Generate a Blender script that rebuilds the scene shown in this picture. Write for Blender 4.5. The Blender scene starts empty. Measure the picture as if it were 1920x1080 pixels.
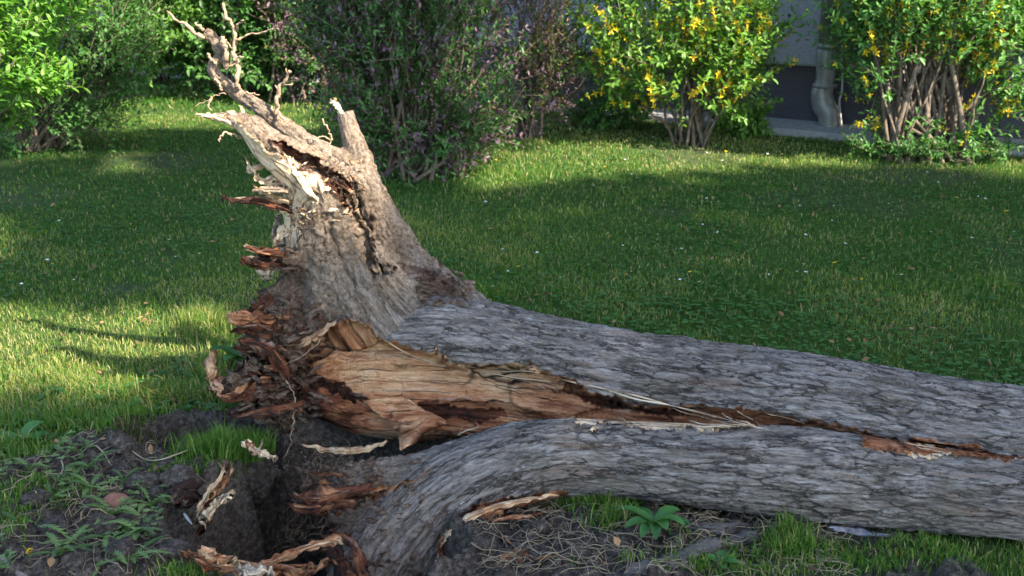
import bpy, math, random
import numpy as np
from mathutils import Vector, Matrix
random.seed(7)
R = np.random.RandomState(11)
S = bpy.context.scene
COL = S.collection

# ------------------------------------------------------------------ camera, sky, sun, exposure
CAMZ, PITCH, FPX = 1.6, math.radians(18.5), 2059.0
cam = bpy.data.cameras.new('camera'); cam_o = bpy.data.objects.new('camera', cam); COL.objects.link(cam_o)
cam_o.location = (0, 0, CAMZ); cam_o.rotation_euler = (math.radians(90) - PITCH, 0, 0)
cam.sensor_width = 36; cam.lens = FPX / 1920 * 36; cam.clip_start = 0.05; cam.clip_end = 500
cam.dof.use_dof = True; cam.dof.focus_distance = 3.2; cam.dof.aperture_fstop = 6.3
S.camera = cam_o
SUN_AZ, SUN_EL = math.radians(126), math.radians(44)      # clockwise from +Y
SD = np.array([math.sin(SUN_AZ) * math.cos(SUN_EL), math.cos(SUN_AZ) * math.cos(SUN_EL), math.sin(SUN_EL)])
w = bpy.data.worlds.new('World'); S.world = w; w.use_nodes = True
nt = w.node_tree; bg = nt.nodes['Background']; sky = nt.nodes.new('ShaderNodeTexSky')
sky.sky_type = 'NISHITA'; sky.sun_disc = False; sky.sun_elevation = SUN_EL; sky.sun_rotation = SUN_AZ
nt.links.new(sky.outputs[0], bg.inputs[0]); bg.inputs[1].default_value = 0.15
sl = bpy.data.lights.new('sun', 'SUN'); sl.energy = 5.0; sl.angle = math.radians(0.5); sl.color = (1.0, 0.9, 0.74)
so = bpy.data.objects.new('sun', sl); COL.objects.link(so)
so.rotation_euler = Vector(SD).to_track_quat('Z', 'Y').to_euler(); so.location = (8, -5, 9)
S.render.engine = 'CYCLES'
S.view_settings.view_transform = 'Standard'; S.view_settings.look = 'None'; S.view_settings.gamma = 1
S.view_settings.exposure = 2.0
S.cycles.max_bounces = 6; S.cycles.transparent_max_bounces = 4

# ------------------------------------------------------------------ pixel <-> world helpers (1920x1080 pixels)
CT, ST = math.cos(PITCH), math.sin(PITCH)
def ray(u, v):
    x = (u - 960) / FPX; y = -(v - 540) / FPX
    return np.array([x, y * ST + CT, y * CT - ST])
def P(u, v, Y):
    d = ray(u, v); return np.array([0, 0, CAMZ]) + d * (Y / d[1])
def PG(u, v, z=0.0):
    d = ray(u, v); return np.array([0, 0, CAMZ]) + d * ((z - CAMZ) / d[2])
def depth(p): return p[..., 1] * CT - (p[..., 2] - CAMZ) * ST
def proj(p):
    p = np.asarray(p, float); dz = depth(p); x = p[..., 0]; y = p[..., 1] * ST + (p[..., 2] - CAMZ) * CT
    return 960 + FPX * x / dz, 540 - FPX * y / dz
def px(r, p): return r * depth(np.asarray(p)) / FPX
def sstep(a, b, x):
    t = np.clip((x - a) / (b - a), 0, 1); return t * t * (3 - 2 * t)

# ------------------------------------------------------------------ noise
def _h(ix, iy, iz, k):
    with np.errstate(over='ignore'):
        h = (ix.astype(np.uint32) * np.uint32(374761393) + iy.astype(np.uint32) * np.uint32(668265263)
             + iz.astype(np.uint32) * np.uint32(2147483647) + np.uint32(k * 974711 + 13))
        h = (h ^ (h >> np.uint32(13))) * np.uint32(1274126177)
        h = (h ^ (h >> np.uint32(16))) * np.uint32(2246822519)
        h = h ^ (h >> np.uint32(13))
    return h.astype(np.float64) / 4294967295.0
def vnoise(p, k=0):
    p = np.asarray(p, float); i = np.floor(p).astype(np.int64); f = p - i; f = f * f * (3 - 2 * f); r = 0
    for a in (0, 1):
        for b in (0, 1):
            for c in (0, 1):
                wgt = (f[:, 0] if a else 1 - f[:, 0]) * (f[:, 1] if b else 1 - f[:, 1]) * (f[:, 2] if c else 1 - f[:, 2])
                r = r + wgt * _h(i[:, 0] + a, i[:, 1] + b, i[:, 2] + c, k)
    return r * 2 - 1
def fbm(p, o=4, k=0, g=0.5):
    p = np.asarray(p, float); r = 0; a = 1; t = 0
    for j in range(o):
        r = r + a * vnoise(p * (2 ** j) + 17.3 * j, k + j); t += a; a *= g
    return r / t
def voro(p, k=0):
    p = np.asarray(p, float); i = np.floor(p).astype(np.int64); f = p - i
    f1 = np.full(len(p), 9.0); f2 = np.full(len(p), 9.0); cid = np.zeros(len(p))
    for a in (-1, 0, 1):
        for b in (-1, 0, 1):
            for c in (-1, 0, 1):
                q = (i[:, 0] + a, i[:, 1] + b, i[:, 2] + c)
                d = np.sqrt((a + _h(*q, k) - f[:, 0]) ** 2 + (b + _h(*q, k + 1) - f[:, 1]) ** 2 + (c + _h(*q, k + 2) - f[:, 2]) ** 2)
                m = d < f1; f2 = np.where(m, f1, np.minimum(f2, d)); cid = np.where(m, _h(*q, k + 3), cid); f1 = np.where(m, d, f1)
    return f1, f2, cid

# ------------------------------------------------------------------ mesh helpers
def mk(name, V, F, mat=None, parent=None, attrs=None, smooth=True):
    """F: list of arrays (each (n,3) or (n,4))"""
    me = bpy.data.meshes.new(name); V = np.asarray(V, np.float32)
    if not isinstance(F, (list, tuple)): F = [F]
    F = [np.asarray(f, np.int32) for f in F if len(f)]
    me.vertices.add(len(V)); me.vertices.foreach_set('co', V.ravel())
    loops = np.concatenate([f.ravel() for f in F]); me.loops.add(len(loops)); me.loops.foreach_set('vertex_index', loops)
    tot = np.concatenate([np.full(len(f), f.shape[1], np.int32) for f in F])
    st = np.concatenate([[0], np.cumsum(tot)[:-1]]).astype(np.int32)
    me.polygons.add(len(tot)); me.polygons.foreach_set('loop_start', st)
    me.update(calc_edges=True)
    me.polygons.foreach_set('use_smooth', np.full(len(tot), smooth))
    for k, a in (attrs or {}).items():
        a = np.asarray(a, np.float32)
        if a.ndim == 2: me.attributes.new(k, 'FLOAT_VECTOR', 'POINT').data.foreach_set('vector', a.ravel())
        else: me.attributes.new(k, 'FLOAT', 'POINT').data.foreach_set('value', a)
    if mat: me.materials.append(mat)
    o = bpy.data.objects.new(name, me); COL.objects.link(o)
    if parent: o.parent = parent; o.matrix_parent_inverse = Matrix.Translation(-Vector(parent.location))
    return o
def tag(o, label=None, cat=None, group=None, kind=None):
    if label: o['label'] = label
    if cat: o['category'] = cat
    if group: o['group'] = group
    if kind: o['kind'] = kind
    return o
def thing(name, loc, label, cat, group=None):
    o = bpy.data.objects.new(name, None); COL.objects.link(o); o.location = [float(c) for c in loc]; o.empty_display_size = .1
    return tag(o, label, cat, group)
class Acc:
    def __init__(s): s.V = []; s.F = {3: [], 4: []}; s.A = {}; s.n = 0
    def add(s, V, F, **at):
        for f in (F if isinstance(F, (list, tuple)) else [F]):
            if len(f): s.F[f.shape[1]].append(np.asarray(f) + s.n)
        s.V.append(V); s.n += len(V)
        for k, a in at.items(): s.A.setdefault(k, []).append(np.broadcast_to(a, (len(V),)) if np.ndim(a) < 2 else a)
        return s
    def out(s): return (np.concatenate(s.V), [np.concatenate(f) for f in s.F.values() if f], {k: np.concatenate(a) for k, a in s.A.items()})
    def build(s, name, mat, parent=None, smooth=True):
        V, F, A = s.out(); return mk(name, V, F, mat, parent, A, smooth)
def spline(pts, n):
    pts = np.asarray(pts, float)
    if len(pts) == 2: t = np.linspace(0, 1, n)[:, None]; return pts[0] * (1 - t) + pts[1] * t
    Q = np.vstack([2 * pts[0] - pts[1], pts, 2 * pts[-1] - pts[-2]]); m = len(pts) - 1
    t = np.linspace(0, m - 1e-9, n); i = t.astype(int); f = (t - i)[:, None]
    a, b, c, d = Q[i], Q[i + 1], Q[i + 2], Q[i + 3]
    return .5 * (2 * b + (c - a) * f + (2 * a - 5 * b + 4 * c - d) * f ** 2 + (3 * b - a - 3 * c + d) * f ** 3)
def nrm(a): return a / (np.linalg.norm(a, axis=-1, keepdims=True) + 1e-12)
def frames(C, up=None):
    T = nrm(np.gradient(C, axis=0)); N = np.zeros_like(T)
    u = np.array(up if up is not None else ([0, 0, 1] if abs(T[0][2]) < .9 else [1, 0, 0]), float)
    for i in range(len(T)):
        if up is None and i: u = N[i - 1]
        n = u - T[i] * np.dot(u, T[i]); l = np.linalg.norm(n)
        N[i] = n / l if l > 1e-6 else N[i - 1]
    return T, N, np.cross(T, N)
def sweep(pts, rad, n=None, sides=12, flat=1.0, up=None, jag=0, groove=0, rough=0, rs=30, seed=0, res=.012):
    """closed tube; flat<1 thins it along the frame normal; jag makes both ends splintery"""
    rs_ = np.random.RandomState(seed + 5)
    pr = np.column_stack([np.asarray(pts, float), rad])
    L = np.linalg.norm(np.diff(pr[:, :3], axis=0), axis=1).sum(); n = n or max(4, int(L / res))
    C4 = spline(pr, n); C = C4[:, :3]; r = np.maximum(C4[:, 3], .0006)
    T, N, B = frames(C, up); a = np.linspace(0, 2 * np.pi, sides, endpoint=False)
    s = np.concatenate([[0], np.cumsum(np.linalg.norm(np.diff(C, axis=0), axis=1))])
    g = 1 + groove * rs_.uniform(-1, 1, sides)
    X = np.cos(a) * flat * g; Y = np.sin(a) * g
    V = C[:, None, :] + r[:, None, None] * (N[:, None, :] * X[None, :, None] + B[:, None, :] * Y[None, :, None])
    if jag:
        k = max(2, n // 3); ends = ((0, -1), (n - 1, 1)) if jag > 0 else ((n - 1, 1),)
        for e, sg in ends:
            d = rs_.uniform(-1, 1, sides) * abs(jag)
            for q in range(k):
                idx = e - sg * q
                V[idx] += T[idx][None, :] * sg * (d * (1 - q / k))[:, None]
    V = V.reshape(-1, 3)
    if rough:
        d = fbm(V * rs + seed, 3, seed); c = np.repeat(C, sides, 0); V = V + nrm(V - c) * (d * rough)[:, None]
    i = np.arange(n - 1)[:, None] * sides; j = np.arange(sides)[None, :]; j2 = (j + 1) % sides
    Q = np.stack([i + j, i + j2, i + sides + j2, i + sides + j], -1).reshape(-1, 4)
    V = np.vstack([V, C[0], C[-1]]); m = n * sides
    j = np.arange(sides); j2 = (j + 1) % sides
    Tt = np.vstack([np.stack([np.full(sides, m), j2, j], 1), np.stack([np.full(sides, m + 1), (n - 1) * sides + j, (n - 1) * sides + j2], 1)])
    bk = np.column_stack([np.append(np.repeat(s, sides), [s[0], s[-1]]), np.append(np.tile(np.cos(a), n), [0, 0]) * np.append(np.repeat(r, sides), [0, 0]),
                          np.append(np.tile(np.sin(a), n), [0, 0]) * np.append(np.repeat(r, sides), [0, 0])])
    return V, [Q, Tt], bk
def blob(c, r, seed=0, amp=.25, sc=1.6, sub=3, ax=(1, 1, 1), rot=0):
    import bmesh
    global _ico
    try: _ico
    except NameError: _ico = {}
    if sub not in _ico:
        bm = bmesh.new(); bmesh.ops.create_icosphere(bm, subdivisions=sub, radius=1)
        _ico[sub] = (np.array([v.co[:] for v in bm.verts]), np.array([[v.index for v in f.verts] for f in bm.faces])); bm.free()
    V, F = _ico[sub]; key = (seed, amp, sc, sub)
    if key not in _ico:
        d = 1 + amp * fbm(V * sc + seed * 3.7, 4, seed); f1, f2, _ = voro(V * sc * 1.3 + seed, seed); _ico[key] = d - amp * .35 * sstep(.18, 0, f2 - f1)
    d = _ico[key]
    W = V * d[:, None] * np.array(ax) * r; cr, sr = math.cos(rot), math.sin(rot)
    W = np.column_stack([W[:, 0] * cr - W[:, 1] * sr, W[:, 0] * sr + W[:, 1] * cr, W[:, 2]])
    return W + np.asarray(c), F

# ------------------------------------------------------------------ materials
def mat(name):
    m = bpy.data.materials.new(name); m.use_nodes = True; t = m.node_tree
    return m, t, t.nodes['Principled BSDF'], t.nodes['Material Output']
def N(t, typ, **kw):
    n = t.nodes.new(typ)
    for k, v in kw.items():
        if k in n.inputs: n.inputs[k].default_value = v
        else: setattr(n, k, v)
    return n
def attr(t, name): n = t.nodes.new('ShaderNodeAttribute'); n.attribute_name = name; return n
def ramp(t, src, stops):
    n = t.nodes.new('ShaderNodeValToRGB'); e = n.color_ramp.elements
    while len(e) < len(stops): e.new(.5)
    for x, (p, c) in zip(e, stops): x.position = p; x.color = (*c, 1) if len(c) == 3 else c
    t.links.new(src, n.inputs[0]); return n.outputs[0]
def mixc(t, f, a, b, mode='MIX'):
    n = t.nodes.new('ShaderNodeMix'); n.data_type = 'RGBA'; n.blend_type = mode
    for k, s in ((0, f), (6, a), (7, b)):
        if isinstance(s, (int, float)): n.inputs[k].default_value = s
        elif isinstance(s, tuple): n.inputs[k].default_value = (*s, 1)
        else: t.links.new(s, n.inputs[k])
    return n.outputs[2]
def vmul(t, src, v):
    n = t.nodes.new('ShaderNodeVectorMath'); n.operation = 'MULTIPLY'; t.links.new(src, n.inputs[0]); n.inputs[1].default_value = v; return n.outputs[0]
def vadd(t, a, b):
    n = t.nodes.new('ShaderNodeVectorMath'); n.operation = 'ADD'; t.links.new(a, n.inputs[0]); t.links.new(b, n.inputs[1]); return n.outputs[0]
def mth(t, op, a, b=0.0, c=None):
    n = t.nodes.new('ShaderNodeMath'); n.operation = op
    for k, s in ((0, a), (1, b)) + (((2, c),) if c is not None else ()):
        if isinstance(s, (int, float)): n.inputs[k].default_value = s
        else: t.links.new(s, n.inputs[k])
    return n.outputs[0]
def noise(t, vec, scale, detail=5, rough=.55, dist=0):
    n = N(t, 'ShaderNodeTexNoise', Scale=scale, Detail=detail, Roughness=rough, Distortion=dist)
    if vec is not None: t.links.new(vec, n.inputs['Vector'])
    return n
def objco(t): return t.nodes.new('ShaderNodeTexCoord').outputs['Object']
def bump(t, bs, h, strength=.5, dist=.01, prev=None):
    n = N(t, 'ShaderNodeBump', Strength=strength, Distance=dist); t.links.new(h, n.inputs['Height'])
    if prev: t.links.new(prev, n.inputs['Normal'])
    t.links.new(n.outputs[0], bs.inputs['Normal']); return n.outputs[0]

def bark_mat():
    m, t, b, o = mat('bark'); bk = attr(t, 'bk').outputs['Vector']; cr = attr(t, 'crack').outputs['Fac']; di = attr(t, 'dirt').outputs['Fac']
    st = vmul(t, bk, (.15, 1, 1)); st3 = vmul(t, bk, (.26, 1, 1))
    wn = noise(t, st3, 30, 6, .7); wv = vmul(t, wn.outputs['Color'], (.05, .05, .05)); q = vadd(t, st, wv)
    v1 = N(t, 'ShaderNodeTexVoronoi', feature='DISTANCE_TO_EDGE', Scale=26.0); t.links.new(q, v1.inputs['Vector'])
    v2 = N(t, 'ShaderNodeTexVoronoi', feature='DISTANCE_TO_EDGE', Scale=70.0); t.links.new(q, v2.inputs['Vector'])
    vc = N(t, 'ShaderNodeTexVoronoi', Scale=88.0); t.links.new(q, vc.inputs['Vector'])
    n1 = noise(t, st, 120, 12, .82); n2 = noise(t, bk, 7, 4); n4 = noise(t, st, 22, 5, .6)
    base = ramp(t, n1.outputs[0], [(.34, (.13, .108, .09)), (.47, (.29, .258, .23)), (.60, (.49, .455, .425))])
    big = ramp(t, n4.outputs[0], [(.3, (.72, .68, .63)), (.6, (1.1, 1.1, 1.1))]); base = mixc(t, 1.0, base, big, 'MULTIPLY')
    cell = ramp(t, vc.outputs['Color'], [(0, (.75, .73, .71)), (.6, (1, 1, 1)), (1, (1.2, 1.2, 1.2))]); base = mixc(t, .8, base, cell, 'MULTIPLY')
    lich = ramp(t, n2.outputs[0], [(.55, (0, 0, 0)), (.68, (1, 1, 1))]); base = mixc(t, mth(t, 'MULTIPLY', lich, .45), base, (.17, .145, .085))
    rb = noise(t, st, 30, 4); rbm = ramp(t, rb.outputs[0], [(.62, (0, 0, 0)), (.66, (1, 1, 1))]); base = mixc(t, mth(t, 'MULTIPLY', rbm, .55), base, (.33, .19, .12))
    m1 = ramp(t, noise(t, st3, 16, 3).outputs[0], [(.40, (0, 0, 0)), (.52, (1, 1, 1))]); m2 = ramp(t, noise(t, st3, 45, 3).outputs[0], [(.45, (0, 0, 0)), (.58, (1, 1, 1))])
    k1 = mth(t, 'MULTIPLY', ramp(t, v1.outputs[0], [(.0, (1, 1, 1)), (.025, (.8, .8, .8)), (.06, (0, 0, 0))]), m1); k2 = mth(t, 'MULTIPLY', ramp(t, v2.outputs[0], [(.0, (1, 1, 1)), (.04, (.7, .7, .7)), (.09, (0, 0, 0))]), m2)
    kk = mth(t, 'MAXIMUM', k1, mth(t, 'MULTIPLY', k2, .85)); base = mixc(t, mth(t, 'MULTIPLY', kk, .92), base, (.022, .017, .014))
    base = mixc(t, mth(t, 'MULTIPLY', cr, .55), base, (.035, .028, .023))
    dn = noise(t, objco(t), 75, 12, .8); dirt = ramp(t, dn.outputs[0], [(.34, (.035, .022, .014)), (.47, (.265, .18, .115)), (.60, (.56, .42, .30))])
    dm = mth(t, 'MULTIPLY', di, ramp(t, noise(t, objco(t), 12, 5).outputs[0], [(.3, (.5, .5, .5)), (.6, (1, 1, 1))]))
    base = mixc(t, dm, base, dirt); base = mixc(t, mth(t, 'MULTIPLY', attr(t, 'red').outputs['Fac'], ramp(t, noise(t, objco(t), 22, 6, .65).outputs[0], [(.35, (.25, .25, .25)), (.55, (1, 1, 1))])), base, ramp(t, dn.outputs[0], [(.34, (.02, .009, .006)), (.5, (.10, .042, .024)), (.64, (.27, .14, .08))]))
    t.links.new(base, b.inputs['Base Color']); b.inputs['Roughness'].default_value = .8; b.inputs['Specular IOR Level'].default_value = .3
    h = mth(t, 'SUBTRACT', 1.0, kk); p = bump(t, b, h, 1, .007); p = bump(t, b, n1.outputs[0], 1, .016, p); bump(t, b, dn.outputs[0], .9, .012, p)
    return m
def wood_mat(name='torn_wood', pale=False):
    m, t, b, o = mat(name); bk = attr(t, 'bk').outputs['Vector']; tone = attr(t, 'tone').outputs['Fac']
    q = vadd(t, vmul(t, bk, (.055, 1, 1)), vmul(t, noise(t, bk, 9, 5).outputs['Color'], (.02, .02, .02)))
    n1 = noise(t, q, 60, 10, .75); n2 = noise(t, vmul(t, bk, (.35, 1, 1)), 13, 6, .6); n3 = noise(t, q, 330, 6, .7)
    v = mth(t, 'ADD', mth(t, 'MULTIPLY', n1.outputs[0], .65), mth(t, 'MULTIPLY', n2.outputs[0], .35)); v = mth(t, 'ADD', v, mth(t, 'SUBTRACT', tone, .5))
    c = ramp(t, v, [(.12, (.04, .016, .009)), (.28, (.17, .055, .024)), (.41, (.42, .175, .075)), (.53, (.60, .34, .18)), (.68, (.78, .56, .34)), (.9, (.88, .74, .55))])
    c = mixc(t, .8, c, ramp(t, n3.outputs[0], [(.34, (.45, .40, .36)), (.55, (1.12, 1.12, 1.12))]), 'MULTIPLY')
    pn = noise(t, vmul(t, bk, (.3, 1, 1)), 24, 8, .7); c = mixc(t, mth(t, 'MULTIPLY', ramp(t, pn.outputs[0], [(.57, (0, 0, 0)), (.61, (1, 1, 1))]), .4), c, (.58, .43, .32))
    rn = noise(t, vmul(t, bk, (.15, 1, 1)), 30, 6, .7); c = mixc(t, mth(t, 'MULTIPLY', ramp(t, rn.outputs[0], [(.57, (0, 0, 0)), (.63, (1, 1, 1))]), .6), c, (.17, .045, .018))
    vg = N(t, 'ShaderNodeTexVoronoi', feature='DISTANCE_TO_EDGE', Scale=34.0); t.links.new(q, vg.inputs['Vector']); gm = ramp(t, noise(t, vmul(t, bk, (.3, 1, 1)), 18, 3).outputs[0], [(.48, (0, 0, 0)), (.58, (1, 1, 1))])
    gk = mth(t, 'MULTIPLY', ramp(t, vg.outputs[0], [(0, (1, 1, 1)), (.025, (.7, .7, .7)), (.06, (0, 0, 0))]), gm); c = mixc(t, mth(t, 'MULTIPLY', gk, .8), c, (.04, .016, .01))
    c = mixc(t, attr(t, 'wcrack').outputs['Fac'], c, (.02, .011, .008))
    t.links.new(c, b.inputs['Base Color']); b.inputs['Roughness'].default_value = .72; b.inputs['Specular IOR Level'].default_value = .25
    p = bump(t, b, mth(t, 'SUBTRACT', 1.0, gk), 1, .006); p = bump(t, b, n1.outputs[0], 1, .014, p); bump(t, b, n3.outputs[0], .9, .004, p); return m
def soil_mat():
    m, t, b, o = mat('soil'); oc = objco(t); g = attr(t, 'turf').outputs['Fac']
    n1 = noise(t, oc, 55, 12, .78); n2 = noise(t, oc, 5, 4); n3 = noise(t, oc, 160, 5, .7)
    c = ramp(t, n1.outputs[0], [(.32, (.020, .016, .013)), (.48, (.072, .058, .047)), (.66, (.23, .19, .155))])
    c = mixc(t, .5, c, ramp(t, n3.outputs[0], [(.3, (.5, .5, .5)), (.7, (1.3, 1.3, 1.3))]), 'MULTIPLY')
    gc = ramp(t, noise(t, oc, 9, 6, .7).outputs[0], [(.3, (.022, .045, .008)), (.6, (.05, .10, .018)), (.8, (.10, .13, .035))])
    c = mixc(t, g, c, gc); t.links.new(c, b.inputs['Base Color']); b.inputs['Roughness'].default_value = .9; b.inputs['Specular IOR Level'].default_value = .2
    v = N(t, 'ShaderNodeTexVoronoi', Scale=60.0); t.links.new(oc, v.inputs['Vector'])
    p = bump(t, b, n1.outputs[0], 1, .02); p = bump(t, b, v.outputs[0], .5, .006, p); bump(t, b, n3.outputs[0], .8, .005, p); return m
def leaf_mat(name, stops, trans=.35, rough=.45, spec=.4):
    m, t, b, o = mat(name); r = attr(t, 'rnd').outputs['Fac']; c = ramp(t, r, stops)
    t.links.new(c, b.inputs['Base Color']); b.inputs['Roughness'].default_value = rough; b.inputs['Specular IOR Level'].default_value = spec
    tr = t.nodes.new('ShaderNodeBsdfTranslucent'); tc = mixc(t, 1.0, c, (1.2, 1.25, .6), 'MULTIPLY'); t.links.new(tc, tr.inputs[0])
    mx = t.nodes.new('ShaderNodeMixShader'); mx.inputs[0].default_value = trans
    t.links.new(b.outputs[0], mx.inputs[1]); t.links.new(tr.outputs[0], mx.inputs[2]); t.links.new(mx.outputs[0], o.inputs[0]); return m
def plain_mat(name, c0, c1, scale=30, rough=.8, bd=.005, bs=.6, spec=.3, metal=0, stretch=(1, 1, 1), detail=8):
    m, t, b, o = mat(name); q = vmul(t, objco(t), stretch); n1 = noise(t, q, scale, detail, .65)
    t.links.new(ramp(t, n1.outputs[0], [(.3, c0), (.7, c1)]), b.inputs['Base Color'])
    b.inputs['Roughness'].default_value = rough; b.inputs['Specular IOR Level'].default_value = spec; b.inputs['Metallic'].default_value = metal
    bump(t, b, n1.outputs[0], bs, bd); return m
BARK = bark_mat(); WOOD = wood_mat(); SOIL = soil_mat()
ROOT = plain_mat('thin_root', (.16, .10, .06), (.45, .32, .21), 120, .8, .003)
HAIR = plain_mat('hair_root', (.05, .03, .018), (.22, .15, .09), 60, .85, .001)
STEM = plain_mat('shrub_stem', (.045, .034, .025), (.20, .155, .11), 25, .85)
STRAW = leaf_mat('dry_straw', [(0, (.16, .12, .07)), (1, (.42, .34, .22))], .2, .6)
G_GREEN = leaf_mat('grass_blade', [(0, (.035, .11, .014)), (.55, (.07, .165, .025)), (.82, (.19, .27, .045)), (.9, (.33, .30, .10)), (1, (.42, .36, .19))], .4, .5, .25)
PLASTER = plain_mat('plaster', (.22, .215, .235), (.33, .325, .345), 55, .9, .012, .9, detail=5)
PLASTER_SUN = plain_mat('warm_plaster', (.30, .25, .23), (.46, .39, .36), 60, .9, .01, .9, detail=5)  # lighter, warmer copy of the plaster: sunlight painted into the wall colour
PLINTH = plain_mat('plinth_render', (.045, .043, .05), (.085, .08, .09), 70, .85, .008, .9)
CONCRETE = plain_mat('concrete', (.20, .20, .20), (.36, .35, .33), 20, .85, .003)
ZINC = plain_mat('zinc', (.15, .155, .145), (.28, .28, .255), 8, .45, .002, .2, .5, .35)

# ------------------------------------------------------------------ ground
HOLES = [(-.68, 2.78, .28, .30, .95), (-.55, 3.14, .34, .20, .75), (-1.0, 3.25, .27, .14, .30), (-.42, 2.55, .30, .22, .30)]
def hole_mask(x, y):
    p = np.column_stack([x * 7, y * 7, x * 0]); wx = fbm(p, 3, 40) * .09; m = np.zeros(len(x)); dep = np.zeros(len(x))
    for cx, cy, rx, ry, d in HOLES:
        q = np.sqrt(((x - cx) / rx) ** 2 + ((y - cy) / ry) ** 2) + wx * 2.2
        dep = np.maximum(dep, d * sstep(1.08, .72, q)); m = np.maximum(m, sstep(1.3, 1.05, q))
    return dep, m
def inpoly(u, v, poly):
    poly = np.asarray(poly, float); ins = np.zeros(len(u), bool); n = len(poly)
    for i in range(n):
        x1, y1 = poly[i]; x2, y2 = poly[(i + 1) % n]
        c = ((y1 > v) != (y2 > v)) & (u < (x2 - x1) * (v - y1) / (y2 - y1 + 1e-12) + x1); ins ^= c
    return ins
def sdpoly(u, v, poly):
    poly = np.asarray(poly, float); d = np.full(len(u), 1e9)
    for i in range(len(poly)):
        a = poly[i]; b = poly[(i + 1) % len(poly)]; e = b - a
        t = np.clip(((u - a[0]) * e[0] + (v - a[1]) * e[1]) / (e @ e), 0, 1)
        d = np.minimum(d, np.hypot(u - a[0] - t * e[0], v - a[1] - t * e[1]))
    return np.where(inpoly(u, v, poly), d, -d)
SOIL_POLY = [(-400, 885), (60, 880), (150, 830), (215, 805), (300, 792), (440, 770), (560, 780), (760, 830), (1000, 900), (1100, 935), (1500, 985), (1700, 1015), (1800, 1060), (1900, 1110), (1900, 1300), (-400, 1300)]
WORN = [(*PG(235, 542)[:2], .16), (*PG(300, 300)[:2], .5), (*PG(1250, 400)[:2], .22), (*PG(1290, 285)[:2], .5), (*PG(1740, 330)[:2], .6), (*PG(690, 770)[:2], .2)]
def ground(x, y):
    """height, turf 0..1"""
    x = np.asarray(x, float); y = np.asarray(y, float); p = np.column_stack([x, y, x * 0])
    u, v = proj(np.column_stack([x, np.maximum(y, 1.2), x * 0]))
    sd = sdpoly(u, v, SOIL_POLY) + fbm(p * 6, 3, 31) * 45
    soil = sstep(-18, 18, sd) * (y < 5)
    dep, hm = hole_mask(x, y)
    soil = soil * np.where((u > 1380) & (v < 1200), .62 + .5 * fbm(p * 5, 2, 44), 1); soil = np.clip(np.maximum(soil, hm * .95), 0, 1)
    # bare scuffed spots in the lawn
    sc = sstep(.30, .55, fbm(p * .9 + 3, 3, 50)) * .30 * (y < 8); soil2 = np.maximum(soil, sc)
    for a_, b_, r_ in WORN: soil2 = np.maximum(soil2, .42 * sstep(1.2, .5, np.hypot((x - a_) / r_, (y - b_) / (r_ * .6)) + .5 * fbm(p * 12, 3, 52)))
    near = (y < 6.5) & (y > 1)
    h = .03 * fbm(p * .6, 3, 33)
    cl = np.zeros(len(x)); k = near & (np.abs(x) < 4)
    if k.any():
        q = p[k]; f1, f2, c = voro(q * np.array([13, 13, 1]) + fbm(q * 20, 2, 7)[:, None] * .5, 61)
        cl[k] = .030 * sstep(0, .45, f2 - f1) * (c - .1) + .030 * fbm(q * 16, 4, 35) + .02 * fbm(q * 60, 3, 36)
    h = h + soil * (cl + .02 + .045 * fbm(p * 3.1, 3, 37) * (y < 4.4)) - dep * (1 + .12 * fbm(p * 14, 3, 38))
    rim = hm * (dep < .02); h = h + .03 * rim * (.5 + fbm(p * 9, 2, 39))
    return h, np.clip(1 - soil2, 0, 1)
def axis(lo, a, b, hi, step, grow=1.18):
    m = list(np.arange(a, b, step)); s = step; x = m[-1]
    while x < hi: s *= grow; s = min(s, 3.0); x += s; m.append(x)
    s = step; x = m[0]; pre = []
    while x > lo: s *= grow; s = min(s, 3.0); x -= s; pre.append(x)
    return np.array(pre[::-1] + m)
gx = axis(-60, -2.0, 2.4, 60, .008, 1.1); gy = axis(-30, 2.25, 4.2, 90, .008, 1.1)
GX, GY = np.meshgrid(gx, gy); gh, gt = ground(GX.ravel(), GY.ravel())
nx, ny = len(gx), len(gy); i = np.arange(ny - 1)[:, None] * nx + np.arange(nx - 1)[None, :]
GF = np.stack([i, i + 1, i + 1 + nx, i + nx], -1).reshape(-1, 4)
g = mk('lawn_ground', np.column_stack([GX.ravel(), GY.ravel(), gh]), GF, SOIL, attrs={'turf': gt}); tag(g, kind='structure')
def gz(x, y): return float(ground(np.array([x]), np.array([y]))[0][0])

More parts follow.
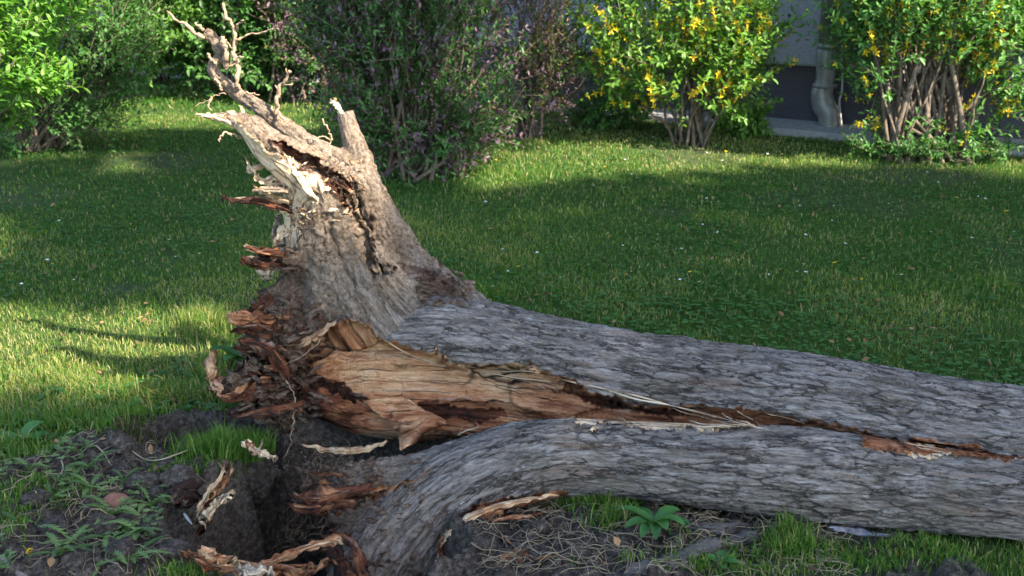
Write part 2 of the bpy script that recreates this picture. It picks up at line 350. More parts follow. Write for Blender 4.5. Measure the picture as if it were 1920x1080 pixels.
# ------------------------------------------------------------------ leaves / blades, vectorised
LT = np.array([[0, 0, 0], [.38, .5, .10], [.76, .34, .06], [1, 0, -.06], [.76, -.34, .06], [.38, -.5, .10]])
def leaves(pos, dirv, up, L, W, rnd, tmpl=LT):
    n = len(pos); T = nrm(dirv); B = nrm(np.cross(T, up)); Nn = np.cross(B, T)
    V = pos[:, None, :] + T[:, None, :] * (tmpl[None, :, 0, None] * L[:, None, None]) + B[:, None, :] * (tmpl[None, :, 1, None] * W[:, None, None]) \
        + Nn[:, None, :] * (tmpl[None, :, 2, None] * L[:, None, None])
    k = np.arange(n)[:, None] * 6; Q = np.concatenate([k + np.array([0, 1, 2, 3]), k + np.array([0, 3, 4, 5])])
    return V.reshape(-1, 3), Q, np.repeat(rnd, 6)
def blades(pos, H, Wd, lean, rnd, acc):
    """curved grass blades: 3 levels, 5 verts"""
    n = len(pos); a = R.uniform(0, 2 * np.pi, n); d = np.column_stack([np.cos(a), np.sin(a), 0 * a]); s = np.column_stack([-np.sin(a), np.cos(a), 0 * a])
    s2 = R.uniform(0, 2 * np.pi, n); s = np.column_stack([np.cos(s2), np.sin(s2), 0 * a])
    up = np.array([0, 0, 1.0]); l = lean[:, None]; H_ = H[:, None]; W_ = Wd[:, None] / 2
    mid = pos + up * H_ * .6 * (1 - .25 * l) + d * H_ * .28 * l; tip = pos + up * H_ * (1 - .55 * l) + d * H_ * .85 * l
    V = np.stack([pos - s * W_, pos + s * W_, mid + s * W_ * .8, mid - s * W_ * .8, tip], 1).reshape(-1, 3)
    k = np.arange(n)[:, None] * 5
    acc.add(V, [k + np.array([0, 1, 2, 3]), k + np.array([3, 2, 4])], rnd=np.repeat(rnd, 5))

# ------------------------------------------------------------------ FALLEN TREE
TREE = thing('fallen_tree', P(900, 800, 3.2) * [1, 1, 0], 'uprooted grey-barked tree lying split open on the lawn, torn roots in the air', 'tree')
def pg(u, v, off=.0):
    p = PG(u, v, 0)
    for _ in range(3): p = PG(u, v, gz(p[0], p[1]) + off)
    return p
def br(lst):   # (u,v,Y,rpx) -> points, radii; Y None = lying on the ground
    p = np.array([P(a[0], a[1], a[2]) if a[2] is not None else pg(a[0], a[1], .008) for a in lst]); return p, np.array([px(a[3], q) for a, q in zip(lst, p)])
BR = {
 'trunk': [(2250, 850, 2.7, 140), (2050, 850, 2.78, 130), (1900, 842, 2.85, 120), (1700, 815, 2.95, 119), (1500, 784, 3.05, 122), (1300, 759, 3.15, 122), (1150, 737, 3.22, 124), (1000, 714, 3.3, 128), (880, 694, 3.35, 134), (760, 690, 3.38, 136), (660, 695, 3.42, 118), (600, 705, 3.44, 88), (560, 715, 3.45, 60)],
 'rootA': [(740, 650, 3.4, 105), (680, 570, 3.38, 100), (645, 510, 3.38, 88), (618, 450, 3.38, 80), (603, 390, 3.36, 72), (592, 345, 3.33, 64), (560, 312, 3.31, 47), (508, 275, 3.31, 36), (470, 238, 3.33, 25), (430, 220, 3.4, 14), (380, 217, 3.42, 6)],
 'rootB': [(900, 600, 3.46, 45), (820, 550, 3.5, 50), (768, 497, 3.52, 48), (732, 450, 3.53, 46), (707, 400, 3.55, 40), (686, 345, 3.57, 33), (672, 290, 3.59, 28), (655, 240, 3.61, 22), (646, 208, 3.62, 18)],
 'rootC': [(704, 385, 3.56, 32), (662, 325, 3.57, 36), (618, 297, 3.58, 28), (568, 265, 3.57, 22), (515, 224, 3.56, 20), (470, 192, 3.57, 17), (430, 165, 3.58, 16), (404, 138, 3.58, 15), (400, 122, 3.58, 14), (414, 106, 3.58, 13), (408, 86, 3.58, 14), (396, 68, 3.58, 14), (382, 58, 3.58, 11)],
 'plate': [(640, 560, 3.4, 95), (580, 580, 3.38, 85), (545, 640, 3.37, 78), (520, 695, 3.36, 66), (505, 745, 3.35, 48), (490, 785, 3.34, 22)],
 'plate2': [(660, 640, 3.36, 60), (560, 620, 3.33, 52), (490, 612, 3.31, 30), (445, 604, 3.3, 12)],
 'knot': [(760, 525, 3.46, 40), (812, 530, 3.45, 26), (842, 542, 3.44, 20), (858, 552, 3.44, 12)],
 'log': [(2250, 952, 2.58, 84), (2050, 940, 2.63, 80), (1900, 929, 2.66, 80), (1700, 910, 2.72, 83), (1500, 887, 2.76, 88), (1300, 872, 2.8, 78), (1150, 861, 2.84, 73), (1040, 859, 2.86, 76), (950, 880, 2.86, 84), (860, 925, 2.84, 92), (790, 990, 2.8, 98), (735, 1070, 2.74, 104), (690, 1160, 2.68, 110)],
 'logroot': [(900, 890, 2.86, 76), (800, 900, 2.88, 58), (720, 905, 2.9, 50), (650, 908, 2.92, 42), (595, 905, 2.93, 22), (570, 895, 2.93, 10)],
 'logroot2': [(830, 960, 2.84, 85), (740, 965, 2.85, 70), (670, 962, 2.86, 42), (610, 952, 2.87, 20), (552, 942, 2.88, 7)],
 'logroot3': [(760, 1010, 2.8, 80), (680, 1010, 2.82, 58), (640, 1060, 2.8, 34), (650, 1110, 2.78, 20)],
 'stub': [(640, 530, 3.33, 22), (590, 500, 3.29, 17), (560, 486, 3.26, 14), (540, 478, 3.24, 13)],
 'stubG': [(600, 362, 3.3, 12), (560, 358, 3.27, 8), (515, 357, 3.24, 7), (470, 357, 3.22, 8)],
}
names = list(BR); raw = Acc(); SK = []
for n_ in names:
    p, r = br(BR[n_]); V, F, _ = sweep(p, r, sides=28, res=.02); raw.add(V, F)
    q = spline(np.column_stack([p, r]), max(20, int(np.linalg.norm(np.diff(p, axis=0), axis=1).sum() / .012))); T_, N_, B_ = frames(q[:, :3])
    s_ = np.concatenate([[0], np.cumsum(np.linalg.norm(np.diff(q[:, :3], axis=0), axis=1))]); SK.append((q[:, :3], q[:, 3], T_, N_, B_, s_))
def shardpx(lst, flat=.35, jag=.03, groove=.35, rough=.004, seed=0, sides=14, up=None, res=.01):
    p, r = br(lst); return sweep(p, r, sides=sides, flat=flat, jag=jag, groove=groove, rough=rough, seed=seed, up=up, res=res)
# torn spikes that grow out of the root plate (joined to it)
SPK = [[(560, 560, 3.4, 30), (500, 548, 3.4, 22), (482, 545, 3.4, 8)], [(560, 700, 3.34, 40), (470, 700, 3.3, 26), (430, 722, 3.28, 22), (405, 742, 3.27, 12)],
       [(540, 640, 3.34, 40), (470, 640, 3.3, 26), (440, 655, 3.28, 9)], [(520, 660, 3.34, 35), (470, 668, 3.3, 16), (450, 660, 3.28, 7)],
       [(540, 740, 3.33, 34), (480, 760, 3.3, 20), (425, 775, 3.28, 9)], [(560, 500, 3.36, 26), (500, 490, 3.32, 18), (458, 486, 3.3, 6)], [(560, 495, 3.36, 20), (500, 478, 3.32, 11), (462, 468, 3.3, 4)],
       [(560, 400, 3.36, 30), (500, 372, 3.33, 13), (450, 373, 3.31, 8), (416, 372, 3.3, 2.5)], [(560, 480, 3.4, 40), (520, 440, 3.42, 14), (522, 400, 3.42, 4)],
       [(520, 560, 3.42, 30), (490, 600, 3.42, 14), (484, 640, 3.4, 8)], [(560, 770, 3.34, 40), (545, 800, 3.33, 22), (530, 815, 3.32, 8)],
       [(820, 520, 3.43, 26), (828, 500, 3.43, 9), (826, 486, 3.43, 3)], [(850, 545, 3.42, 24), (862, 520, 3.42, 9), (868, 508, 3.42, 3)], [(790, 520, 3.4, 24), (720, 525, 3.4, 8), (706, 512, 3.4, 3)]]
for k, s in enumerate(SPK):
    V, F, _ = shardpx(s, .55, .0, .3, .006, k, 12); raw.add(V, F)
V, F, _ = raw.out(); tmp = mk('tmp', V, F)
rm = tmp.modifiers.new('r', 'REMESH'); rm.mode = 'VOXEL'; rm.voxel_size = .0042; rm.adaptivity = 0
sm = tmp.modifiers.new('s', 'SMOOTH'); sm.iterations = 3; sm.factor = .5
dg = bpy.context.evaluated_depsgraph_get(); me = bpy.data.meshes.new_from_object(tmp.evaluated_get(dg))
nv = len(me.vertices); TV = np.zeros(nv * 3, np.float32); me.vertices.foreach_get('co', TV); TV = TV.reshape(-1, 3).astype(float)
TN = np.zeros(nv * 3, np.float32); me.vertices.foreach_get('normal', TN); TN = TN.reshape(-1, 3).astype(float)
nl = len(me.loops); LI = np.zeros(nl, np.int32); me.loops.foreach_get('vertex_index', LI); TF = LI.reshape(-1, 4)
bpy.data.objects.remove(tmp); bpy.data.meshes.remove(me)
print('tree verts', nv)
def vnormals(V, F):
    a = V[F[:, 2]] - V[F[:, 0]]; b = V[F[:, 3]] - V[F[:, 1]]; fn = np.cross(a, b); n = np.zeros_like(V)
    for k in range(4):
        for c in range(3): n[:, c] += np.bincount(F[:, k], fn[:, c], len(V))
    return nrm(n)
# nearest branch + unrolled bark coordinates
dsurf = []; coords = []
for (C, r, T_, N_, B_, s_) in SK:
    idx = np.zeros(nv, int); dd = np.zeros(nv)
    for a in range(0, nv, 60000):
        v_ = TV[a:a + 60000]; D = (v_ ** 2).sum(1)[:, None] - 2 * v_ @ C.T + (C ** 2).sum(1)[None]; j = D.argmin(1); idx[a:a + 60000] = j; dd[a:a + 60000] = np.sqrt(np.maximum(D[np.arange(len(v_)), j], 0))
    d = TV - C[idx]; coords.append(np.column_stack([s_[idx] + (d * T_[idx]).sum(1), (d * N_[idx]).sum(1), (d * B_[idx]).sum(1)])); dsurf.append(dd - r[idx])
dsurf = np.array(dsurf); own = dsurf.argmin(0); W_ = np.exp(-(dsurf - dsurf.min(0)) / .018); W_ /= W_.sum(0)
BK = np.zeros((nv, 3))
for k in range(len(SK)): m_ = own == k; BK[m_] = coords[k][m_] + np.array([k * 7.3, k * 1.7, 0])
u_, v_ = proj(TV); DZ = depth(TV)
isroot = np.isin(own, [names.index(n_) for n_ in ('rootA', 'rootB', 'rootC', 'plate', 'plate2', 'knot', 'stub', 'stubG')])
islog = np.isin(own, [names.index(n_) for n_ in ('log', 'logroot', 'logroot2', 'logroot3')])
view = nrm(TV - np.array([0, 0, CAMZ])); facing = -(TN * view).sum(1)
# dirt: roots and plate are brown and earthy, the trunk is grey
dirt = np.clip(sstep(330, 100, v_) * .0 + (isroot & ~np.isin(own, [names.index('stubG')])) * .9, 0, 1)
dirt = np.where(isroot, np.clip(.95 - sstep(580, 740, u_) * sstep(400, 600, v_) * .7, 0, 1), dirt)
dirt = np.maximum(dirt, ((own == 0) * sstep(720, 600, u_)))
dirt = np.maximum(dirt, islog * sstep(840, 640, u_) * .95); dirt = np.maximum(dirt, islog * sstep(880, 1000, v_) * sstep(860, 700, u_) * .75)
for it in range(2):   # soften
    acc_ = np.zeros(nv); cnt = np.zeros(nv); fm = dirt[TF].mean(1)
    for k in range(4): acc_ += np.bincount(TF[:, k], fm, nv); cnt += np.bincount(TF[:, k], minlength=nv)
    dirt = acc_ / np.maximum(cnt, 1)
red = isroot * sstep(600, 540, u_) * sstep(470, 520, v_) * .75 + (own == names.index('knot')) * .8 + np.isin(own, [names.index('logroot'), names.index('logroot2'), names.index('logroot3')]) * sstep(740, 600, u_) * .7; red = np.clip(red + isroot * sstep(690, 640, u_) * sstep(560, 620, v_) * .6, 0, 1)
# exposed wood regions
WP = [[(585, 650), (612, 612), (640, 600), (690, 612), (735, 640), (790, 655), (850, 680), (930, 682), (1000, 688), (1050, 700), (1120, 732), (1200, 755), (1290, 760), (1400, 766), (1500, 788), (1600, 802), (1680, 824), (1760, 828), (1840, 840), (1915, 852), (1915, 862), (1800, 852), (1700, 880), (1400, 880), (1000, 900), (760, 880), (690, 850), (600, 830), (540, 800), (535, 740), (555, 690)],
      [(440, 225), (480, 262), (520, 288), (560, 286), (600, 315), (625, 345), (600, 378), (566, 400), (562, 440), (545, 470), (515, 480), (500, 420), (505, 370), (470, 330), (440, 290)],
      [(530, 950), (600, 925), (700, 905), (790, 900), (720, 925), (650, 945), (600, 965), (540, 975)],
      [(820, 1090), (828, 1010), (862, 965), (915, 935), (985, 922), (1060, 922), (1070, 945), (960, 960), (900, 1090)],
      [(1040, 770), (1080, 795), (1200, 800), (1320, 802), (1420, 798), (1420, 780)], [(1690, 832), (1762, 828), (1778, 850), (1740, 858), (1705, 858)], [(1690, 838), (1730, 826), (1800, 836), (1800, 852), (1715, 862)], [(380, 215), (440, 208), (455, 230), (400, 226)],
      [(400, 700), (470, 660), (520, 660), (560, 700), (555, 790), (520, 815), (440, 800), (400, 760)],
      [(500, 252), (560, 283), (612, 306), (662, 345), (652, 366), (600, 334), (540, 304)], [(602, 326), (622, 334), (652, 368), (658, 388), (640, 386), (614, 356)],
      [(1620, 806), (1700, 826), (1780, 832), (1850, 842), (1920, 853), (2000, 866), (1920, 863), (1850, 857), (1780, 852), (1700, 850), (1620, 834)],
      [(585, 696), (612, 712), (650, 722), (700, 748), (668, 752), (625, 742), (592, 722)], [(775, 760), (830, 752), (880, 768), (945, 762), (960, 776), (900, 790), (850, 780), (830, 790), (800, 775)], [(640, 628), (700, 634), (745, 662), (700, 668), (650, 650)], [(1060, 716), (1180, 756), (1300, 775), (1280, 784), (1150, 768), (1050, 734)]]
own_ok = [(own == 0) | isroot, isroot, islog, islog, islog, islog, islog, isroot, isroot, own == names.index('rootA'), isroot, (own == 0) | islog, own == 0, own == 0, own == 0, own == 0]
dep_ = [.085, .020, .012, .028, .02, .012, .02, .004, .03, .05, .05, .03, .05, .035, .03, .03]; tone_ = [.50, .78, .38, .36, .70, .33, .72, .72, .16, .12, .1, .34, .22, .33, .62, .34]  # low tones on the carved clefts and crevices paint shade into them
wood = np.zeros(nv); carve = np.zeros(nv); tone = np.full(nv, .5)
ju = u_ + 14 * fbm(TV * 22, 3, 71) + 5 * fbm(TV * 90, 2, 72); jv = v_ + 14 * fbm(TV * 22 + 9, 3, 73) + 7 * fbm(TV * 90, 2, 74)
for poly, ok, dp, tn in zip(WP, own_ok, dep_, tone_):
    sd = sdpoly(ju, jv, poly); sel = ok & (facing > -.15); m_ = sstep(-1, 1, sd) * sel
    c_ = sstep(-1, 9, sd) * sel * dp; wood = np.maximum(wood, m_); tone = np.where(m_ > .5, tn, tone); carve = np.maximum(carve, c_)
sdt = sdpoly(ju, jv, WP[0]); selt = (own == 0) & (facing > -.15); C0, r0 = SK[0][0], SK[0][1]; i0 = np.zeros(nv, int)
for a in range(0, nv, 60000): i0[a:a + 60000] = ((TV[a:a + 60000] ** 2).sum(1)[:, None] - 2 * TV[a:a + 60000] @ C0.T + (C0 ** 2).sum(1)[None]).argmin(1)
ff = .50 + .42 * sstep(1000, 1450, u_) + .25 * sstep(660, 580, u_) + .12 * np.sin(v_ / 37 + u_ / 190); flat_ = np.maximum(DZ, depth(C0[i0]) - ff * r0[i0]) - DZ
carve = np.where(selt & (sdt > -2), sstep(-1, 15, sdt) * (flat_ + .018), carve)
for k_, d_ in ((12, .035), (13, .022), (14, .02), (15, .025)): carve = carve + np.where(own == 0, sstep(-2, 9, sdpoly(ju, jv, WP[k_])) * d_, 0)
GR = [[(640, 325), (672, 360), (694, 410), (712, 470), (738, 512), (700, 520), (676, 470), (656, 410), (640, 370)], [(628, 420), (640, 470), (668, 530), (655, 535), (630, 480), (615, 425)], [(560, 500), (590, 560), (580, 620), (560, 600), (548, 540)]]
for g_, d_ in zip(GR, (.11, .03, .04)): carve = np.maximum(carve, sstep(-4, 14, sdpoly(ju, jv, g_)) * isroot * (facing > -.2) * d_ * (1 - wood))
wd = wood > .5
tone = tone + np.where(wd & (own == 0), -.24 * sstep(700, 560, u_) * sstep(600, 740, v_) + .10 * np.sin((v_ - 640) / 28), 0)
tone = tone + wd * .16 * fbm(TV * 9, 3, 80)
# displacement
disp = np.zeros(nv); crack = np.zeros(nv)
for k in range(len(SK)):
    m_ = (W_[k] > .04) & (np.abs(dsurf[k]) < .12)
    if not m_.any(): continue
    c = coords[k][m_] + k * 3.1; wv = fbm(c * 9, 3, 90 + k)
    fine = 'root' in names[k] or names[k] in ('plate', 'plate2', 'knot', 'stub', 'stubG')
    w2_ = fbm(c * np.array([14, 30, 30]) + 5, 3, 97 + k); st = c * np.array([.15, 1, 1]); st = st + np.column_stack([wv * .02, wv * .022 + w2_ * .012, -wv * .022 + w2_ * .012])
    f1, f2, cid = voro(st * 27, 3 + k); e1 = sstep(0, .15, f2 - f1)
    g1, g2, gid = voro(st * 62 + 4, 40 + k); e2 = sstep(0, .2, g2 - g1)
    amp = .65 if fine else 1
    d = amp * (.0075 * (e1 - 1) * (.45 + .55 * sstep(-.3, .3, wv)) + .0025 * (cid - .5) + .0038 * (e2 - 1) + .002 * (gid - .5)) + .008 * fbm(c * np.array([3, 7, 7]), 3, 21) + .004 * fbm(c * np.array([20, 45, 45]), 3, 22)
    if fine: d = d + .014 * fbm(c * 10, 4, 55) + .008 * fbm(c * 45, 4, 56); h1_, h2_, h3_ = voro(c * np.array([26, 40, 40]) + wv[:, None] * .8, 77); d = d + .010 * (sstep(0, .35, h2_ - h1_) - 1) * sstep(-.2, .2, fbm(c * 8, 2, 58)) + .007 * (h3_ - .5)
    if names[k] in ('plate', 'plate2'): d = d + .045 * fbm(c * 11, 3, 155) + .02 * fbm(c * 38, 3, 156)
    rl = SK[k][1].mean() if names[k] not in ('rootA', 'rootB', 'rootC') else np.interp(coords[k][m_][:, 0], SK[k][5], SK[k][1]); d = d * np.clip(rl / .09, .22, 1) - (.004 if fine else 0)
    disp[m_] += W_[k][m_] * d
    crack[m_] += W_[k][m_] * (np.clip((1 - sstep(0, .13, f2 - f1)) * (.5 + .5 * sstep(-.3, .3, wv)), 0, 1) * .85 + .25 * (1 - sstep(0, .14, g2 - g1))) * amp
    if names[k] == 'log':   # whorled branch scar
        pass
TV2 = TV + TN * (disp * (1 - wood))[:, None] + view * carve[:, None]
# fibrous, stepped break surface
q = BK * np.array([2.2, 26, 26]); blk = np.floor(fbm(q, 3, 101) * 5) / 5; fib = fbm(BK * np.array([6, 110, 110]), 3, 102)
b1, b2, bid = voro(BK * np.array([5, 24, 24]) + 1.7, 110)
qb = BK * np.array([4.2, 15, 15]) + fbm(BK * 12, 3, 115)[:, None] * .35; c1_, c2_, cc_ = voro(qb, 113)
wdp = .014 * blk + .007 * fib + .012 * (bid - .5) + .058 * (cc_ - .5) + .03 * fbm(BK * np.array([3, 8, 8]), 3, 104)
wcrack = np.clip(.9 * sstep(.07, .02, c2_ - c1_) * sstep(-.25, .1, fbm(BK * 7, 2, 116)) + .5 * sstep(.08, .02, b2 - b1) * sstep(0, .2, fbm(BK * 6, 2, 117)), 0, 1) * wood
dark_side = own == 0
TV2 = TV2 - view * (wdp * wood * np.where(isroot & ~dark_side, np.where(v_ > 520, 1.5, .5), 1))[:, None]
ZB = {}; zu, zv = proj(TV2); zk = (np.floor(zu / 6).astype(int) * 1000 + np.floor(zv / 6).astype(int)); zo = np.argsort(-TV2[:, 1])
for a_, b_ in zip(zk[zo], TV2[zo, 1]): ZB[a_] = b_
def sY(u, v, off=.012, d=None):
    for r in range(0, 6):
        c = [ZB[k] for i in range(-r, r + 1) for j in range(-r, r + 1) for k in [(int(u // 6) + i) * 1000 + int(v // 6) + j] if k in ZB]
        if c: return min(c) - off
    return d or 3.2
def on(u, v, r, off=.008): return (u, v, sY(u, v, off), r)
fw = wood[TF].mean(1) > .5; fo = own[TF[:, 0]]
def part(name, sel, m, extra=None):
    F = TF[sel]; ids = np.unique(F); mp = np.full(nv, -1); mp[ids] = np.arange(len(ids))
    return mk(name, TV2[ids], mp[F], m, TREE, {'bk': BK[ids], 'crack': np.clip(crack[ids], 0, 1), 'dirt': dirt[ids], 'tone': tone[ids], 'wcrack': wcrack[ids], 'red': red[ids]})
ix = names.index
grp = {'trunk': ([ix('trunk')], None), 'split_log': ([ix('log'), ix('logroot'), ix('logroot2'), ix('logroot3')], 'long grey split half of the trunk in front'),
       'root_plate': ([ix('plate'), ix('plate2'), ix('stub')], None)}
tr_o = part('trunk', ~fw & np.isin(fo, [ix('trunk'), ix('knot')]), BARK)
for nme, ids in (('split_log', ('log', 'logroot', 'logroot2', 'logroot3')), ('root_plate', ('plate', 'plate2', 'stub')), ('root', ('rootA', 'stubG')), ('root', ('rootB',)), ('root', ('rootC',))):
    part(nme, ~fw & np.isin(fo, [ix(a) for a in ids]), BARK)
w1 = part('torn_wood', fw & (fo == 0), WOOD); w1['label'] = 'orange and tan splintered heartwood in the trunk'
w2 = part('torn_wood', fw & isroot[TF[:, 0]] & (v_[TF[:, 0]] < 520), WOOD); w2['label'] = 'pale cream torn wood of the broken root'
w3 = part('torn_wood', fw & isroot[TF[:, 0]] & (v_[TF[:, 0]] >= 520), WOOD); w3['label'] = 'dark red-brown torn wood of the root plate'
w4 = part('torn_wood', fw & islog[TF[:, 0]], WOOD); w4['label'] = 'reddish torn strips on the front log'

# loose splinters and strips still attached
def bundle(lst, seed, n=9, flat=.35, jag=.02, rough=.004):
    rr0 = np.random.RandomState(seed + 70); p, r = br(lst); m = len(p) * 4; p = spline(p, m) ; r = np.interp(np.linspace(0, 1, m), np.linspace(0, 1, len(r)), r); r = r * np.where((np.arange(m) > 0) & (np.arange(m) < m - 1), rr0.uniform(.55, 1.2, m), 1); p = p + rr0.normal(0, 1, p.shape) * r.mean() * .22
    V, F, bk = sweep(p, r, sides=22, flat=flat, jag=jag, groove=.6, rough=max(rough * 1.8, r.mean() * .35), rs=70, seed=seed, res=.005); A = Acc().add(V, F, bk=bk + seed, dt=np.zeros(len(V)))
    rr = np.random.RandomState(seed + 900); p, r = br(lst); m = max(6, len(p) * 3); C = spline(p, m); rad = np.interp(np.linspace(0, 1, m), np.linspace(0, 1, len(r)), r); T, N_, B_ = frames(C); L = np.linalg.norm(np.diff(C, axis=0), axis=1).sum()
    for k in range(n):
        a = int(rr.uniform(0, .45) * m); b = max(a + 3, int(rr.uniform(.6, 1.0) * m)); a_ = rr.uniform(0, 6.28); o = rr.uniform(.3, .85); q = C[a:b] + rad[a:b, None] * o * (math.cos(a_) * flat * N_[a:b] + math.sin(a_) * B_[a:b]); e = q[-1] + T[b - 1] * L * rr.uniform(.0, .10) + rr.normal(0, .004, 3)
        s0 = q[0] - T[a] * L * rr.uniform(0, .08) + rr.normal(0, .004, 3); q = np.vstack([s0, q, e]); rm_ = rad[a:b].mean() * rr.uniform(.16, .36); w = np.full(len(q), rm_); w[0] = w[-1] = .0006; w[1] *= .7; w[-2] *= .7
        V, F, bk = sweep(q, w, sides=6, flat=.6, rough=.0015, rs=80, seed=seed + k, res=.009); A.add(V, F, bk=bk + seed + k * .37, dt=np.full(len(V), rr.uniform(-.18, .2)))
    return A.out()
def strip(lst, tone, name='splinter', flat=.3, jag=.02, seed=0, groove=.4, rough=.003, label=None, sides=12, up=None):
    V, F, at = bundle(lst, seed, 9, flat, jag, rough); o = mk(name, V, F, WOOD, TREE, {'bk': at['bk'], 'tone': tone + at['dt'] + .25 * fbm(V * 30, 3, seed)})
    if label: o['label'] = label
    return o
strip([(570, 834, 3.0, 2), (610, 843, 2.98, 7), (660, 846, 2.96, 9), (700, 838, 2.95, 7), (722, 829, 2.94, 3)], .60, 'bark_curl', .5, .01, 3, label='curled pale pink strip above the hole')
strip([(828, 1022, 2.66, 5), (842, 1000, 2.66, 7), (870, 975, 2.66, 8), (920, 952, 2.68, 8), (980, 938, 2.7, 6), (1040, 927, 2.72, 2)], .62, 'splinter', .4, .02, 4, label='long whitish strip peeled under the log')
strip([(845, 1010, 2.7, 10), (880, 975, 2.7, 16), (940, 950, 2.72, 14), (1010, 935, 2.74, 6)], .36, 'splinter', .3, .02, 5)
strip([(925, 975, 2.66, 3), (960, 970, 2.67, 6), (1010, 965, 2.68, 4)], .30, 'splinter', .3, .02, 6)
strip([(822, 1090, 2.64, 14), (824, 1050, 2.65, 14), (830, 1020, 2.66, 9), (842, 1005, 2.67, 5)], .42, 'splinter', .4, .02, 7)
# hooked torn root piece at far left
strip([(398, 662, 3.3, 6), (394, 690, 3.29, 10), (402, 716, 3.28, 12), (425, 733, 3.28, 13), (452, 722, 3.28, 12), (466, 700, 3.29, 8), (462, 682, 3.3, 3)], .47, 'root_hook', .8, .008, 8, .35, .006, 'curved hook of torn root')
strip([(400, 722, 3.27, 9), (430, 742, 3.26, 12), (470, 735, 3.27, 12), (500, 700, 3.28, 8)], .25, 'root_hook', .7, .012, 9, .3, .008)
# long fine splinters over the split
rs2 = np.random.RandomState(5)
def hair(p0, p1, r, bend, tone, seed, name='splinter'):
    t5 = np.linspace(0, 1, 6); rr = np.random.RandomState(seed); q = []
    for t in t5: u, v = p0[0] * (1 - t) + p1[0] * t, p0[1] * (1 - t) + p1[1] * t; q.append(P(u, v, min(sY(u, v, .004), p0[2] * (1 - t) + p1[2] * t + .25)))
    q = np.array(q) + rr.normal(0, .0015, (6, 3)); q[:, 2] += bend * np.sin(np.pi * t5); q[0] = q[0] + [0, .01, 0]; V, F, bk = sweep(q, np.array([.7, 1, .8, 1.05, .6, .15]) * r * .75, sides=7, flat=.5, groove=.4, rough=.0012, rs=120, res=.010, seed=seed)
    return mk(name, V, F, WOOD, TREE, {'bk': bk + seed, 'tone': np.full(len(V), tone)})
FS = [((1030, 708, 2.98), (1330, 778, 2.9), .006, .006), ((1140, 735, 2.95), (1420, 802, 2.84), .006, .004), ((1250, 762, 2.92), (1400, 800, 2.84), .003, -.006), ((1300, 780, 2.88), (1440, 806, 2.82), .003, .004),
      ((1350, 775, 2.86), (1430, 805, 2.82), .0035, 0), ((1380, 770, 2.86), (1425, 797, 2.82), .003, .003), ((1290, 790, 2.86), (1370, 802, 2.82), .003, .0), ((1430, 775, 2.86), (1510, 795, 2.84), .002, .003), ((1048, 790, 2.8), (1080, 779, 2.8), .002, 0),
      ((1158, 780, 2.8), (1185, 798, 2.8), .0025, 0), ((1700, 832, 2.7), (1765, 842, 2.66), .004, .0), ((1720, 838, 2.7), (1760, 846, 2.66), .003, .0), ((1300, 802, 2.78), (1400, 800, 2.76), .004, .002), ((860, 815, 2.84), (900, 800, 2.82), .008, .003), ((860, 818, 2.84), (868, 798, 2.83), .0015, .0),
      ((680, 645, 3.12), (760, 672, 3.1), .004, -.01), ((720, 640, 3.12), (860, 690, 3.08), .006, -.012), ((740, 665, 3.12), (840, 690, 3.1), .004, 0), ((860, 688, 3.1), (1010, 700, 3.02), .006, 0), ((900, 700, 3.08), (1060, 720, 3.0), .004, 0)]
for k, (a, b, r, bd) in enumerate(FS): hair(a, b, r, bd, rs2.uniform(.7, .95), 20 + k)
# cream curled sheet low in the cavity
def sheet(grid, tone, name, seed=0, label=None, th=.006, m=WOOD, parent=TREE):
    G = np.array([[P(*c) for c in row] for row in grid]); a, b = G.shape[:2]
    G = np.array([spline(G[i], 24) for i in range(a)]); G = np.array([spline(G[:, j], 16) for j in range(24)]).transpose(1, 0, 2); a, b = 16, 24
    V = G.reshape(-1, 3); i = np.arange(a - 1)[:, None] * b + np.arange(b - 1)[None]; Fq = np.stack([i, i + 1, i + 1 + b, i + b], -1).reshape(-1, 4)
    V = V + (fbm(V * 60, 3, seed) * .004)[:, None] * np.array([0, 1, 1])
    bk = np.column_stack([np.tile(np.linspace(0, .3, b), a), np.repeat(np.linspace(0, .12, a), b), np.zeros(a * b)]) + seed
    o = mk(name, V, Fq, m, parent, {'bk': bk, 'tone': np.full(len(V), tone) + .2 * fbm(V * 25, 3, seed)}); md = o.modifiers.new('t', 'SOLIDIFY'); md.thickness = th
    if label: o['label'] = label
    return o
_sh = [[(680, 752), (718, 746), (752, 744), (770, 750)], [(706, 775), (748, 770), (784, 768), (800, 775)], [(738, 800), (775, 793), (812, 786), (838, 792)], [(750, 822), (768, 812), (795, 802), (822, 798)], [(752, 846), (764, 838), (780, 828), (795, 818)]]
sheet([[(u, v, sY(u, v, .012 + [0, .006, .03, .022, .01][i])) for (u, v) in row] for i, row in enumerate(_sh)], .50, 'bark_curl', 3, 'tan curled sheet of inner wood')
